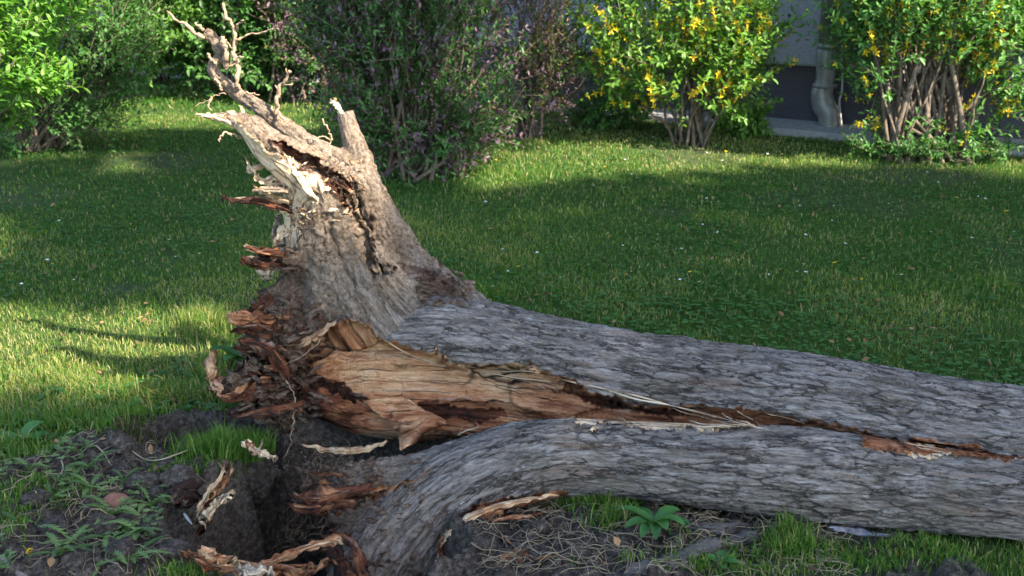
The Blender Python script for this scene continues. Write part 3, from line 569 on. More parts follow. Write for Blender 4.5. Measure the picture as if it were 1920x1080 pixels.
# stubby broken ends, pale splinters at the top of the back root
strip([(640, 215, 3.57, 8), (631, 198, 3.57, 6), (621, 190, 3.57, 2)], .95, 'splinter', .5, .01, 31); strip([(640, 212, 3.58, 5), (632, 198, 3.58, 4), (627, 185, 3.58, 3)], .5, 'splinter', .8, .0, 32)
for k, (a, b, c) in enumerate([((505, 300, 3.33, 10), (470, 320, 3.31, 6), (466, 308, 3.3, 2)), ((520, 330, 3.32, 12), (490, 338, 3.3, 7), (462, 300, 3.3, 2)), ((530, 350, 3.32, 12), (500, 345, 3.3, 6), (478, 335, 3.29, 2)), ((540, 395, 3.31, 12), (515, 378, 3.29, 7), (492, 362, 3.28, 2)),
                               ((560, 330, 3.3, 8), (545, 310, 3.28, 8), (530, 285, 3.28, 3)), ((450, 240, 3.36, 7), (415, 222, 3.37, 7), (368, 214, 3.38, 2)), ((470, 232, 3.37, 5), (458, 215, 3.37, 5), (452, 203, 3.37, 2)),
                               ((500, 500, 3.28, 9), (480, 500, 3.27, 8), (455, 490, 3.26, 2)), ((520, 470, 3.28, 8), (490, 468, 3.27, 6), (462, 466, 3.26, 2)), ((505, 510, 3.38, 14), (492, 512, 3.38, 9), (483, 505, 3.38, 4)),
                               ((505, 600, 3.24, 14), (455, 592, 3.22, 12), (428, 590, 3.22, 4)), ((520, 615, 3.22, 12), (470, 612, 3.2, 9), (436, 622, 3.2, 3)), ((480, 650, 3.22, 12), (450, 655, 3.21, 7), (436, 650, 3.2, 2)),
                               ((552, 930, 2.84, 6), (600, 932, 2.82, 17), (690, 912, 2.79, 8)), ((543, 948, 2.84, 4), (590, 953, 2.81, 16), (665, 942, 2.78, 8)), ((560, 880, 2.88, 2), (600, 888, 2.86, 8), (640, 890, 2.85, 4)),
                               ((612, 1010, 2.74, 5), (632, 1040, 2.70, 17), (660, 1095, 2.66, 15)), ((640, 1000, 2.72, 4), (668, 1030, 2.68, 13), (682, 1090, 2.64, 9))]):
    if k >= 15: a, b, c = [(q_[0], q_[1], min(q_[2] + .15, sY(q_[0], q_[1], .012, q_[2])), q_[3]) for q_ in (a, b, c)]
    tn = [.7, .72, .7, .6, .6, .65, .7, .2, .28, .8, .42, .2, .3, .25, .30, .25, .2, .3][k]
    strip([a, b, c], tn, 'splinter', .45, .012, 40 + k, .45, .004)
for k, (l, tn) in enumerate([([(545, 392, 3.3, 16), (500, 382, 3.29, 13), (450, 375, 3.28, 7), (414, 371, 3.27, 2)], .2), ([(545, 380, 3.29, 9), (505, 366, 3.28, 8), (476, 350, 3.27, 2)], .68), ([(560, 500, 3.26, 16), (510, 500, 3.25, 14), (470, 492, 3.24, 8), (455, 488, 3.24, 2)], .16), ([(560, 482, 3.27, 13), (500, 474, 3.25, 10), (462, 464, 3.25, 2)], .22),
                             ([(550, 420, 3.33, 12), (525, 440, 3.31, 9), (514, 462, 3.3, 2)], .72), ([(545, 300, 3.28, 8), (565, 335, 3.25, 10), (590, 375, 3.23, 6)], .74), ([(500, 560, 3.3, 14), (486, 580, 3.28, 12), (484, 622, 3.28, 4)], .2), ([(540, 700, 3.2, 12), (500, 650, 3.19, 16), (450, 640, 3.19, 4)], .18),
                             ([(560, 760, 3.2, 14), (500, 770, 3.2, 16), (430, 785, 3.22, 3)], .2), ([(570, 640, 3.18, 10), (600, 625, 3.16, 9), (630, 604, 3.15, 3)], .5), ([(700, 500, 3.36, 7), (712, 512, 3.35, 5), (706, 486, 3.35, 2)], .7)]):
    strip(l, tn, 'splinter', .45, .012, 240 + k, .45, .006)
# thin roots
def rootlet(lst, r, seed, wob=.0045, name='thin_root', m=ROOT, parent=TREE, smp=4):
    p = np.array([P(*c[:3]) for c in lst]); p = spline(p, max(6, len(p) * smp)); rr = np.random.RandomState(seed); p = p + rr.uniform(-1, 1, p.shape) * wob
    rad = np.interp(np.linspace(0, 1, len(p)), np.linspace(0, 1, len(r)), r) * rr.uniform(.6, 1.35, len(p))
    V, F, bk = sweep(p, rad, sides=7, res=.008, rough=min(r[0] * .35, .002), rs=90, seed=seed); return mk(name, V, F, m, parent)
Y0 = 3.57
RT = [([(384, 68, Y0), (365, 62, Y0), (352, 48, Y0), (336, 40, Y0), (315, 22, Y0)], [.009, .006, .005, .003]), ([(382, 56, Y0), (374, 48, Y0), (366, 42, Y0)], [.006, .003]),
      ([(446, 165, 3.55), (444, 150, 3.54), (446, 122, 3.54), (438, 100, 3.54), (440, 75, 3.54), (436, 45, 3.54), (424, 28, 3.54), (417, 8, 3.54)], [.009, .007, .007, .006, .006, .004]),
      ([(440, 76, 3.54), (460, 66, 3.53), (490, 62, 3.52), (512, 52, 3.5)], [.004, .003, .002]), ([(442, 56, 3.54), (448, 44, 3.53), (456, 38, 3.52)], [.004, .002]), ([(437, 92, 3.54), (424, 80, 3.53)], [.003, .002]),
      ([(425, 128, 3.56), (424, 105, 3.55), (420, 84, 3.55), (416, 70, 3.55)], [.013, .011, .009, .009]), ([(430, 125, 3.54), (440, 112, 3.53), (455, 106, 3.52)], [.004, .002]), ([(425, 130, 3.54), (440, 118, 3.53)], [.003, .002]),
      ([(405, 118, 3.56), (395, 112, 3.55), (390, 100, 3.55)], [.008, .004]), ([(404, 148, 3.56), (412, 160, 3.55), (416, 172, 3.55)], [.006, .003]), ([(425, 176, 3.56), (405, 178, 3.55), (390, 188, 3.54), (365, 200, 3.53)], [.003, .002, .001]),
      ([(395, 182, 3.54), (392, 198, 3.54), (398, 210, 3.53)], [.004, .002]), ([(462, 175, 3.55), (475, 176, 3.54), (488, 179, 3.53)], [.004, .002]),
      ([(518, 222, 3.54), (520, 195, 3.53), (524, 165, 3.52), (536, 148, 3.51), (544, 132, 3.5)], [.008, .007, .005, .004]), ([(530, 156, 3.52), (546, 158, 3.51)], [.003, .002]), ([(538, 145, 3.51), (536, 130, 3.5)], [.003, .002]), ([(524, 168, 3.52), (516, 162, 3.51)], [.003, .002]), ([(512, 212, 3.53), (508, 200, 3.52)], [.004, .002]), ([(522, 212, 3.52), (530, 222, 3.51), (534, 228, 3.5)], [.005, .002]),
      ([(625, 262, 3.52), (615, 245, 3.5), (606, 224, 3.5)], [.004, .002]), ([(570, 295, 3.42), (578, 286, 3.38), (586, 270, 3.36), (592, 258, 3.36), (610, 256, 3.38), (622, 268, 3.4)], [.003, .004, .003, .002]), ([(585, 282, 3.36), (594, 298, 3.34), (604, 312, 3.33)], [.003, .002]), ([(618, 268, 3.4), (620, 285, 3.38), (618, 300, 3.37)], [.002, .0015]),
      ([(450, 255, 3.34), (425, 248, 3.32), (414, 256, 3.31), (410, 266, 3.3)], [.004, .003, .002]), ([(425, 248, 3.32), (434, 255, 3.31)], [.002, .001]), ([(445, 262, 3.33), (455, 258, 3.32)], [.002, .001]),
      ([(540, 450, 3.26), (552, 430, 3.24), (566, 415, 3.23)], [.002, .002]), ([(570, 398, 3.25), (580, 410, 3.22), (592, 402, 3.21)], [.0025, .0015]), ([(765, 455, 3.46), (790, 467, 3.42), (800, 473, 3.4)], [.003, .002]), ([(560, 590, 3.26), (600, 640, 3.2), (520, 690, 3.2)], [.0015, .001]),
      ([(520, 690, 3.2), (540, 720, 3.18), (556, 745, 3.16)], [.002, .001]), ([(555, 745, 3.2), (550, 790, 3.18), (545, 830, 3.16), (530, 860, 3.14)], [.002, .001])]
for k, (l, r) in enumerate(RT): rootlet(l, r, k + 1)
# fine hairy rootlets: one mesh per clump
def hairclump(u0, v0, Y, spread, n, ln, seed, r=.0006, tone=0):
    n = int(n * .6); Y = sY(u0, v0, .006, Y) if v0 > 300 else Y
    rr = np.random.RandomState(seed); A = Acc()
    for k in range(n):
        p = P(u0 + rr.uniform(-1, 1) * spread[0], v0 + rr.uniform(-1, 1) * spread[1], Y + rr.uniform(-.02, .02)); d = nrm(rr.normal(0, 1, 3) + np.array([0, -.6, -.3]))
        pts = [p]
        for j in range(4): d = nrm(d + rr.normal(0, .7, 3)); pts.append(pts[-1] + d * ln / 4)
        V, F, _ = sweep(pts, [r, r, r, r * .8, r * .5], n=8, sides=4); A.add(V, F)
    o = A.build('fine_roots', HAIR, TREE); o['kind'] = 'stuff'; return o
hairclump(575, 405, 3.25, (25, 18), 60, .07, 1); hairclump(620, 875, 2.86, (50, 22), 90, .10, 2); hairclump(530, 740, 3.24, (30, 50), 70, .09, 3); hairclump(525, 790, 3.26, (30, 15), 50, .12, 4)
hairclump(500, 590, 3.24, (50, 40), 60, .07, 5); hairclump(550, 480, 3.24, (25, 30), 40, .06, 6); hairclump(640, 330, 3.3, (25, 40), 70, .03, 7); hairclump(440, 110, 3.54, (12, 35), 24, .04, 8); hairclump(560, 990, 2.86, (20, 25), 50, .09, 9); hairclump(640, 1000, 2.74, (50, 40), 60, .07, 10)
hairclump(480, 230, 3.36, (30, 20), 40, .035, 11); hairclump(660, 380, 3.32, (25, 25), 40, .03, 12)
# crumbs of soil stuck on roots
def flakes(n, region, seed, sz, m, tn, label=None, prob=1):
    rr = np.random.RandomState(seed); A = Acc(); k = 0; g = 0
    while k < n and g < n * 20:
        g += 1; u, v = rr.uniform(region[0], region[2]), rr.uniform(region[1], region[3])
        if (int(u // 6) * 1000 + int(v // 6)) not in ZB: continue
        c = P(u, v, sY(u, v, -.002)); V, F = blob((0, 0, 0), rr.uniform(*sz), int(rr.randint(60)), .75, 2.2, 3, (1, rr.uniform(.3, .6), rr.uniform(.12, .3)))
        q = Matrix.Rotation(rr.uniform(-1, 1), 3, 'X') @ Matrix.Rotation(rr.uniform(-.7, .7), 3, 'Y') @ Matrix.Rotation(rr.uniform(-.8, .8), 3, 'Z'); V = V @ np.array(q).T; bk = V + k * .77; A.add(V + c, F, bk=bk, tone=rr.uniform(*tn) + .2 * fbm(V * 40 + k, 2, k), dirt=np.full(len(V), 1.0), red=np.full(len(V), rr.uniform(.3, 1))); k += 1
    o = A.build('torn_flakes', m, TREE); o['kind'] = 'stuff'
flakes(170, (425, 560, 600, 800), 1, (.012, .034), BARK, (.1, .4)); flakes(70, (440, 585, 600, 800), 2, (.010, .030), WOOD, (.05, .42)); flakes(40, (450, 460, 560, 520), 3, (.008, .02), BARK, (.1, .4))
flakes(60, (780, 500, 880, 580), 4, (.008, .022), BARK, (.1, .4)); flakes(50, (545, 870, 720, 960), 5, (.010, .03), BARK, (.1, .4)); flakes(30, (560, 900, 660, 1060), 6, (.01, .028), WOOD, (.1, .4)); flakes(40, (560, 290, 680, 420), 7, (.006, .016), WOOD, (.5, .8)); flakes(60, (640, 860, 800, 1080), 8, (.008, .02), BARK, (.1, .4))
def crumbs(u0, v0, Y, sp, n, seed, rr_=(.002, .006)):
    Y = sY(u0, v0, .0, Y)
    rr = np.random.RandomState(seed); A = Acc()
    for k in range(n):
        V, F = blob(P(u0 + rr.normal(0, 1) * sp[0], v0 + rr.normal(0, 1) * sp[1], Y + rr.uniform(-.015, .01)), rr.uniform(*rr_), k % 7, .35, 1.8, 1); A.add(V, F, turf=0.0)
    o = A.build('clinging_soil', SOIL, TREE); o['kind'] = 'stuff'
crumbs(620, 340, 3.3, (25, 28), 60, 1, (.002, .004)); crumbs(570, 410, 3.27, (20, 14), 60, 2, (.002, .005)); crumbs(610, 880, 2.88, (34, 14), 120, 3); crumbs(525, 770, 3.25, (26, 22), 120, 4)

# ------------------------------------------------------------------ small debris on the ground
def debris(name, label, cat, lst, tone, flat=.4, jag=.015, seed=0, groove=.4, rough=.005, group=None, extra=()):
    p0 = br(lst)[0][0]; t_ = thing(name, (p0[0], p0[1], p0[2]), label, cat, group)
    A = Acc()
    for k, (l, tn) in enumerate([(lst, tone)] + list(extra)):
        V, F, at = bundle(l, seed + k, 6, flat, jag, rough * 1.3); o = mk('wood_shard', V, F, WOOD, t_, {'bk': at['bk'], 'tone': tn + at['dt'] + .25 * fbm(V * 30, 3, seed)})
    return t_
debris('broken_root_shard', 'upright splintered red-brown stump of root standing beside the dark hole', 'wood shard', [(378, 985, 2.72, 18), (385, 955, 2.72, 18), (395, 925, 2.72, 14), (412, 900, 2.73, 6), (420, 874, 2.73, 2)], .27, .6, .03, 60,
       extra=[([(385, 975, 2.68, 10), (396, 955, 2.68, 11), (408, 940, 2.68, 9), (428, 930, 2.68, 3)], .68), ([(372, 960, 2.69, 6), (390, 925, 2.69, 6), (418, 885, 2.70, 3), (415, 875, 2.7, 1)], .6), ([(400, 925, 2.71, 8), (415, 905, 2.71, 7), (431, 888, 2.71, 2)], .45), ([(360, 925, 2.76, 26), (345, 930, 2.76, 20), (330, 935, 2.76, 8)], .1)])
debris('wood_chip', 'pale forked chip of torn wood lying on the grass clump by the hole', 'wood chip', [(462, 828, 3.02, 8), (475, 843, 3.0, 8), (495, 852, 2.98, 6), (518, 860, 2.97, 3)], .7, .4, .012, 61, extra=[([(480, 848, 2.99, 5), (488, 840, 2.99, 4), (492, 828, 3.0, 2)], .6), ([(462, 828, 3.01, 3), (470, 836, 3.01, 8), (478, 846, 3.0, 6)], .3)])
debris('wood_chip', 'small tan chip on bare soil left of the grass clump', 'wood chip', [(312, 888, None, 4), (322, 885, None, 7), (335, 880, None, 3)], .72, .35, .01, 62)
debris('bark_slab', 'long orange-brown ragged bark slab along the bottom edge of the hole', 'bark piece', [(356, 1040, 2.44, 8), (390, 1050, 2.42, 18), (440, 1060, 2.42, 16), (500, 1072, 2.42, 20), (560, 1070, 2.44, 18), (600, 1060, 2.46, 6)], .42, .4, .02, 63, .3, .012,
       extra=[([(380, 1028, 2.44, 6), (400, 1042, 2.42, 12), (430, 1048, 2.41, 10)], .5), ([(455, 1068, 2.39, 10), (480, 1074, 2.38, 14), (505, 1078, 2.38, 10)], .9)])
debris('root_piece', 'greyish twisted root running across the bottom of the hole', 'root', [(490, 1060, 2.5, 6), (540, 1040, 2.54, 9), (590, 1022, 2.58, 10), (640, 1010, 2.62, 9)], .45, .8, .012, 64)
for k, (l, tn, lab) in enumerate([([(928, 1062, None, 8), (950, 1050, None, 14), (975, 1040, None, 12), (988, 1036, None, 5)], .34, 'largest salmon pink bark flake on the dark soil below the log'), ([(965, 1030, None, 5), (980, 1035, None, 7), (990, 1045, None, 3)], .32, 'middle sized pink bark flake just right of the largest one'),
                                 ([(940, 1005, None, 5), (950, 1012, None, 7), (955, 1020, None, 3)], .3, 'narrow red bark flake above the other flakes'), ([(1000, 1050, None, 3), (1020, 1045, None, 5), (1045, 1042, None, 3)], .35, 'thin pinkish bark sliver right of the flakes')]):
    o = debris('bark_flake', lab, 'bark flake', l, tn, .3, .006, 70 + k, .3, .003, 'pink bark flakes below the log')
REDST = plain_mat('red_stone', (.14, .055, .035), (.26, .12, .08), 40, .8, .003)
V, F = blob(PG(221, 942, .035), .05, 3, .12, 1.0, 4, (1.0, .6, .5), -.5); o = mk('stone', V, F, REDST); tag(o, 'smooth oval reddish stone lying among weeds on the churned soil', 'stone')
# dead weathered root running out of the soil, silver
GREYW = plain_mat('weathered_wood', (.035, .030, .026), (.20, .18, .165), 30, .8, .012, .9, stretch=(2, 9, 9))
V, F, _ = shardpx([(1150, 1085, None, 8), (1215, 1064, None, 14), (1290, 1046, None, 20), (1370, 1016, None, 16), (1420, 1004, None, 9)], .7, .02, .35, .035, 81, 24); o = mk('surface_root', V, F, GREYW); tag(o, 'weathered grey surface root half buried in soil below the log', 'root')
V, F, _ = shardpx([(1290, 985, None, 8), (1330, 992, None, 12), (1390, 990, None, 13), (1440, 985, None, 6)], .7, .02, .35, .03, 82, 22); o = mk('surface_root', V, F, GREYW); tag(o, 'smaller grey root knob behind the larger surface root', 'root')
SILV = plain_mat('silver_bark', (.14, .14, .16), (.42, .43, .48), 60, .8, .008, .9)
V, F, _ = shardpx([(1560, 990, None, 6), (1590, 992, None, 12), (1625, 1000, None, 11), (1660, 1004, None, 4)], .4, .02, .4, .008, 83, 14); o = mk('bark_piece', V, F, SILV); tag(o, 'silvery bark piece lying under the log at right', 'bark piece')
TW = plain_mat('grey_twig', (.12, .09, .075), (.26, .21, .18), 40, .85, .002)
a, b = PG(-60, 1010, .02), PG(58, 1092, .03); V, F, _ = sweep([a, (a + b) / 2 + [0, 0, .008], b], [.009, .010, .008], sides=9, rough=.001, seed=4); o = mk('stick', V, F, TW); tag(o, 'grey brown stick at the bottom left corner', 'stick')
V, F, _ = shardpx([(345, 962, 2.68, 2), (352, 972, 2.66, 3), (360, 983, 2.64, 1)], .4, .0, .2, 0, 85, 8); o = mk('feather', V, F, plain_mat('white_grey', (.12, .115, .11), (.26, .25, .25), 30)); tag(o, 'small pale grey sliver beside the upright root shard', 'sliver')
V, F = blob(PG(287, 1051, .02), .007, 1, .1, 1, 2); o = mk('pebble', V, F, plain_mat('white_pebble', (.6, .6, .6), (.8, .8, .8))); tag(o, 'tiny white round pebble on the soil at bottom left', 'pebble')
# clods
CL = [(270, 930, .05, 'flat'), (300, 945, .035, ''), (340, 930, .06, ''), (195, 1010, .05, ''), (70, 962, .045, ''), (355, 1005, .075, 'large'), (395, 1020, .05, ''), (290, 1010, .045, ''), (230, 1060, .05, ''), (60, 880, .045, ''), (105, 1010, .05, ''), (150, 1080, .05, ''), (225, 900, .03, ''), (330, 1050, .045, ''), (190, 850, .035, ''), (235, 868, .04, ''), (310, 885, .035, ''), (370, 850, .035, ''), (1010, 1000, .03, ''), (1080, 1060, .035, ''), (900, 1040, .03, '')]
CLL = ['soil clod just right of the reddish stone', 'flat soil clod between the reddish stone and the upright root shard', 'wide brown soil clod right against the upright root shard', 'soil clod hidden under weed leaves left of and below the reddish stone', 'grey soil clod near the left edge, above the yellow dandelion', 'largest rounded soil clod on the left rim of the big hole', 'soil clod on the hole rim just right of the largest rounded clod', 'soil clod left of the largest rounded clod at the hole rim', 'soil clod between weeds near the bottom edge', 'soil clod at the left edge in long grass', 'soil clod just above and right of the yellow dandelion', 'soil clod cut by the bottom edge right of the yellow dandelion', 'small soil clod just above the reddish stone', 'soil clod at the bottom edge left of the orange-brown bark slab', 'small soil clod at the left lip of the small pit', 'soil clod below the left lip of the small pit', 'small soil clod on bare soil beside the small tan chip', 'small soil clod between the small pit and the grass clump', 'soil clod under the front log above the pink bark flakes', 'soil clod right of the pink bark flakes at the bottom', 'soil clod in the fork of the front log, left of the pink bark flakes']
for k, (u, v, r, _) in enumerate(CL):
    c = PG(u, v, .0); c[2] = gz(c[0], c[1]) + r * .15; V, F = blob(c, r, k + 2, .4, 1.5, 4, (1, .85, .62), k)
    o = mk('soil_clod', V, F, SOIL, attrs={'turf': np.zeros(len(V))})
    tag(o, CLL[k], 'soil clod', 'soil clods on the churned ground')
# crumbs of soil
rr = np.random.RandomState(8); A = Acc(); n_ = 0
while n_ < 3800:
    u, v = rr.uniform(-60, 1500), rr.uniform(790, 1110); p = PG(u, v)
    h, t_ = ground(p[:1], p[1:2])
    if t_[0] > .4 or h[0] < -.1: continue
    V, F = blob((p[0], p[1], h[0]), rr.uniform(.0015, .0065) * (2 if rr.rand() < .06 else 1), n_ % 9, .4, 1.7, 1); A.add(V, F, turf=0.0); n_ += 1
o = A.build('soil_crumbs', SOIL); tag(o, 'loose dark soil crumbs strewn over the churned ground', 'soil', kind='stuff')

PALEW = leaf_mat('broad_weed', [(0, (.03, .10, .02)), (1, (.07, .19, .04))], .35, .45, .35)
# ------------------------------------------------------------------ grass
acc = Acc()
TRUNKX, _ = br(BR['trunk'])
def add_grass(x0, x1, y0, y1, n, h0, h1, wd, thr=.3, dry=.10):
    x = R.uniform(x0, x1, n); y = R.uniform(y0, y1, n); z, t = ground(x, y)
    p = np.column_stack([x, y, x * 0]); dn = .5 + .5 * fbm(p * 2.3, 3, 120)
    keep = (t > R.uniform(thr, 1.0, n)) & (R.rand(n) < .45 + .8 * dn)
    u, v = proj(np.column_stack([x, y, z])); keep &= (u > -150) & (u < 2070) & (v < 1200) & (v > -60)
    x, y, z, dn, t = x[keep], y[keep], z[keep], dn[keep], t[keep]; m = len(x)
    cl = fbm(np.column_stack([x * 1.1, y * 1.1, x * 0]), 3, 130)
    yel = sstep(560, 640, v[keep]) * sstep(480, 380, u[keep]) * (v[keep] < 820)
    far = sstep(345, 300, v[keep]) * (u[keep] > 800)
    pa = sstep(.05, .4, fbm(np.column_stack([x * 2.7, y * 2.7, x * 0 + 4]), 3, 131)); r = np.clip(R.uniform(.0, .75, m) + cl * .45 + pa * .25 + yel * R.uniform(.1, .55, m) + far * R.uniform(0, .45, m), 0, .85); isd = R.rand(m) < dry + .12 * pa + .26 * yel + .16 * far; r = np.where(isd, R.uniform(.86, 1, m), r)
    H = R.uniform(h0, h1, m) * (.7 + .6 * dn) * (.6 + .4 * t)
    blades(np.column_stack([x, y, z - .004]), H, wd * R.uniform(.7, 1.3, m), R.uniform(.1, 1.0, m) ** 1.0, r, acc)
add_grass(-2.4, 2.6, 2.3, 4.3, 120000, .015, .045, .0030)
add_grass(-3.4, 3.5, 4.3, 6.2, 140000, .016, .042, .0040)
add_grass(-5.2, 5.4, 6.2, 9.6, 150000, .018, .045, .0055)
add_grass(-6.0, 3.0, 9.6, 16, 60000, .03, .07, .010)
# longer grass near the left lip of the pit and in the lit patch
for (u, v, su, sv, n, h) in [(150, 800, 200, 25, 2600, .085), (380, 610, 60, 30, 900, .13), (400, 700, 40, 40, 900, .11), (330, 740, 100, 14, 1200, .09), (150, 740, 190, 60, 3500, .075), (30, 850, 70, 25, 700, .09), (1110, 955, 60, 10, 700, .07), (1600, 1050, 300, 30, 2600, .045), (1480, 1035, 50, 25, 700, .09), (1150, 1000, 40, 14, 260, .09), (1130, 965, 30, 10, 200, .08), (900, 560, 60, 14, 500, .10), (350, 1090, 60, 16, 300, .07), (90, 940, 90, 30, 700, .05), (30, 985, 40, 50, 500, .05), (1000, 330, 120, 12, 600, .09), (1880, 330, 60, 20, 500, .10), (1860, 540, 60, 20, 400, .08), (330, 895, 60, 8, 260, .05), (1350, 1080, 200, 12, 700, .05)]:
    uu = R.normal(u, su * .5, n); vv = np.clip(R.normal(v, sv * .5, n), 60, 1300); q = np.array([PG(a, b) for a, b in zip(uu, vv)]); z, t = ground(q[:, 0], q[:, 1])
    k = z > -.08; q = q[k]; z = z[k]; m = len(q); yel = (uu[k] < 450) & (vv[k] < 780) & (vv[k] > 580)
    blades(np.column_stack([q[:, 0], q[:, 1], z - .003]), R.uniform(.4, 1, m) * h, R.uniform(.0028, .0045, m), R.uniform(.1, .95, m), np.where(R.rand(m) < .1 + .14 * yel, R.uniform(.86, 1, m), np.clip(R.uniform(.25, .8, m) + .1 * yel, 0, .84)), acc)
o = acc.build('lawn_grass', G_GREEN); tag(o, 'short green lawn grass with dry blades over the whole garden', 'grass', kind='stuff')
def clover(x0, x1, y0, y1, n):
    x = R.uniform(x0, x1, n); y = R.uniform(y0, y1, n); q = np.column_stack([x, y, x * 0]); k = fbm(q * 1.6, 3, 171) > .02; x, y = x[k], y[k]; z, t = ground(x, y); k = t > .6; x, y, z = x[k], y[k], z[k]; m = len(x); P3, D3 = [], []
    a0 = R.uniform(0, 6.28, m); hz = R.uniform(.012, .034, m); rn = R.rand(m); L = R.uniform(.008, .016, m)
    out = Acc()
    for j in range(3):
        a = a0 + j * 2.09; V, F, r_ = leaves(np.column_stack([x, y, z + hz]), np.column_stack([np.cos(a), np.sin(a), 0 * a + .15]), np.tile([0, 0, 1.0], (m, 1)), L, L * 1.1, rn); out.add(V, F, rnd=r_)
    return out
A3 = Acc()
for a_ in ((-2.2, 2.4, 2.6, 4.6, 9000), (-3.4, 3.5, 4.6, 8.5, 12000)):
    V, F, at = clover(*a_).out(); A3.add(V, F, **at)
o = A3.build('lawn_clover', PALEW); tag(o, 'small clover leaves in patches through the lawn', 'clover', kind='stuff')
m = 420; x = np.concatenate([R.uniform(-3, 4, m // 2), R.uniform(-1.8, 2.2, m // 2)]); y = np.concatenate([R.uniform(4.5, 9, m // 2), R.uniform(2.4, 4.6, m // 2)]); z, t = ground(x, y); LITT = leaf_mat('dead_leaf', [(0, (.10, .05, .025)), (1, (.30, .18, .09))], .15, .7, .2)
V, F, r_ = leaves(np.column_stack([x, y, z + .018 + .015 * R.rand(m)]), nrm(np.column_stack([R.normal(0, 1, (m, 2)), R.normal(0, .25, m)])), np.column_stack([R.normal(0, .4, (m, 2)), np.ones(m)]), R.uniform(.015, .04, m), R.uniform(.010, .022, m), R.rand(m)); o = mk('leaf_litter', V, F, LITT, attrs={'rnd': r_}); tag(o, 'small brown dead leaves scattered over lawn and soil', 'leaf litter', kind='stuff')
# grass clump between the two pits
A2 = Acc(); save = acc
n = 3400; c = PG(445, 858); q = np.column_stack([R.normal(c[0], .080, n), R.normal(c[1] + .03, .06, n)]); z, t = ground(q[:, 0], q[:, 1]); kk = (z > -.05) | ((np.hypot((q[:, 0] - c[0] + .02) / .12, (q[:, 1] - c[1] - .08) / .085) < 1)); q, z = q[kk], np.maximum(z[kk], -.02); n = len(z)
blades(np.column_stack([q, z - .004]), R.uniform(.03, .11, n), R.uniform(.003, .0045, n), R.uniform(.1, .9, n), R.uniform(.3, .8, n), A2)
o = A2.build('grass_clump', G_GREEN); tag(o, 'fresh green grass clump standing between the small pit and the big hole', 'grass clump', kind='stuff')
# sod it stands on
V, F = blob((c[0] - .02, c[1] + .08, -.11), .13, 5, .35, 1.6, 5, (1.0, .7, .75), .2); mk_ = mk('sod_lump', V, F, SOIL, attrs={'turf': np.zeros(len(V))}); tag(mk_, 'dark sod lump carrying the grass clump by the hole', 'sod')
# dry straws and rootlets on the soil
rr = np.random.RandomState(18); A = Acc(); k = 0
while k < 850:
    u, v = (rr.uniform(0, 700), rr.uniform(800, 1100)) if rr.rand() < .45 else (rr.uniform(900, 1600), rr.uniform(945, 1100)); p = PG(u, v); a = rr.uniform(0, 6.28); ln = rr.uniform(.03, .14); bend = rr.normal(0, .35)
    pts = []
    for j in range(5):
        t_ = j / 4 - .5; ang = a + bend * t_ * 2; pts.append([p[0] + math.cos(ang) * ln * t_, p[1] + math.sin(ang) * ln * t_, 0])
    pts = np.array(pts); h, t_ = ground(pts[:, 0], pts[:, 1]); k += 1
    if h.min() < -.08: continue
    pts[:, 2] = h.max() * .5 + h * .5 + .006 + rr.uniform(0, .015, 5); V, F, _ = sweep(pts, [.0008] * 5, n=9, sides=4); A.add(V, F, rnd=rr.rand())
o = A.build('dry_straw', STRAW); tag(o, 'thin dry stalks and rootlets scattered over the bare soil', 'straw', kind='stuff')
def stalk(lst, label, r=.0022, seed=0):
    rootlet([(*l, 0) for l in []] or lst, [r, r, r * .7], seed, .001, 'dry_stalk', STRAW, None); o = bpy.context.scene.collection.objects[-1]; tag(o, label, 'stalk')
for k, (l, lab) in enumerate([([(240, 840), (270, 860), (300, 862), (350, 845)], 'long curved dry stalk across the rim of the small pit'), ([(115, 862), (118, 880), (105, 900)], 'short bent stalk on soil left of the small pit'), ([(18, 930), (30, 905), (60, 890)], 'curved pale stalk at the left edge of the weeds'), ([(130, 930), (128, 915), (148, 902)], 'kinked stalk above the leafy weeds'), ([(180, 835), (195, 850), (205, 868)], 'thin upright stalk beside the small pit')]):
    pts = []
    for (u, v) in l:
        p = PG(u, v, .02); h = gz(p[0], p[1]); p = PG(u, v, h + .02); pts.append(p)
    V, F, _ = sweep(spline(np.array(pts), 14), [.0022] * 14, n=20, sides=5); o = mk('dry_stalk', V, F, STRAW, attrs={'rnd': np.full(len(V), .8)}); tag(o, lab, 'stalk')

# ------------------------------------------------------------------ weeds
WEED = leaf_mat('weed_leaf', [(0, (.06, .12, .03)), (1, (.17, .25, .08))], .3, .5, .3)
YEL = leaf_mat('yellow_petal', [(0, (.55, .36, .01)), (1, (.75, .58, .04))], .3, .6, .2)
WHT = leaf_mat('white_petal', [(0, (.6, .6, .62)), (1, (.85, .85, .88))], .3, .6, .2)
def dleaf(L, Wd, seed, toothed=True):
    rr = np.random.RandomState(seed); n = 17 if toothed else 9; t = np.linspace(0, 1, n); env = np.sin(np.pi * np.clip(t * .9 + .06, 0, 1)) ** (.7) * (.35 + .75 * t) if toothed else np.sin(np.pi * (t * .94 + .03)) ** .7
    wv = env * Wd * (np.where(np.arange(n) % 2 == 0, .25, 1.0) if toothed else 1); wv[-1] = 0.001; wv[0] = .003
    x = t * L; z = .35 * L * np.sin(t * 2.2) * rr.uniform(.3, 1) - .12 * L * t ** 2
    bk_ = np.where(np.arange(n) % 2 == 1, -.018 * L / .12, 0) * toothed
    V = np.vstack([np.column_stack([x, 0 * x, z - .002]), np.column_stack([x + bk_, wv, z + wv * .25]), np.column_stack([x + bk_, -wv, z + wv * .25])]); i = np.arange(n - 1)
    F = np.vstack([np.column_stack([i, i + 1, n + i + 1, n + i]), np.column_stack([i, 2 * n + i, 2 * n + i + 1, i + 1])]); return V, F
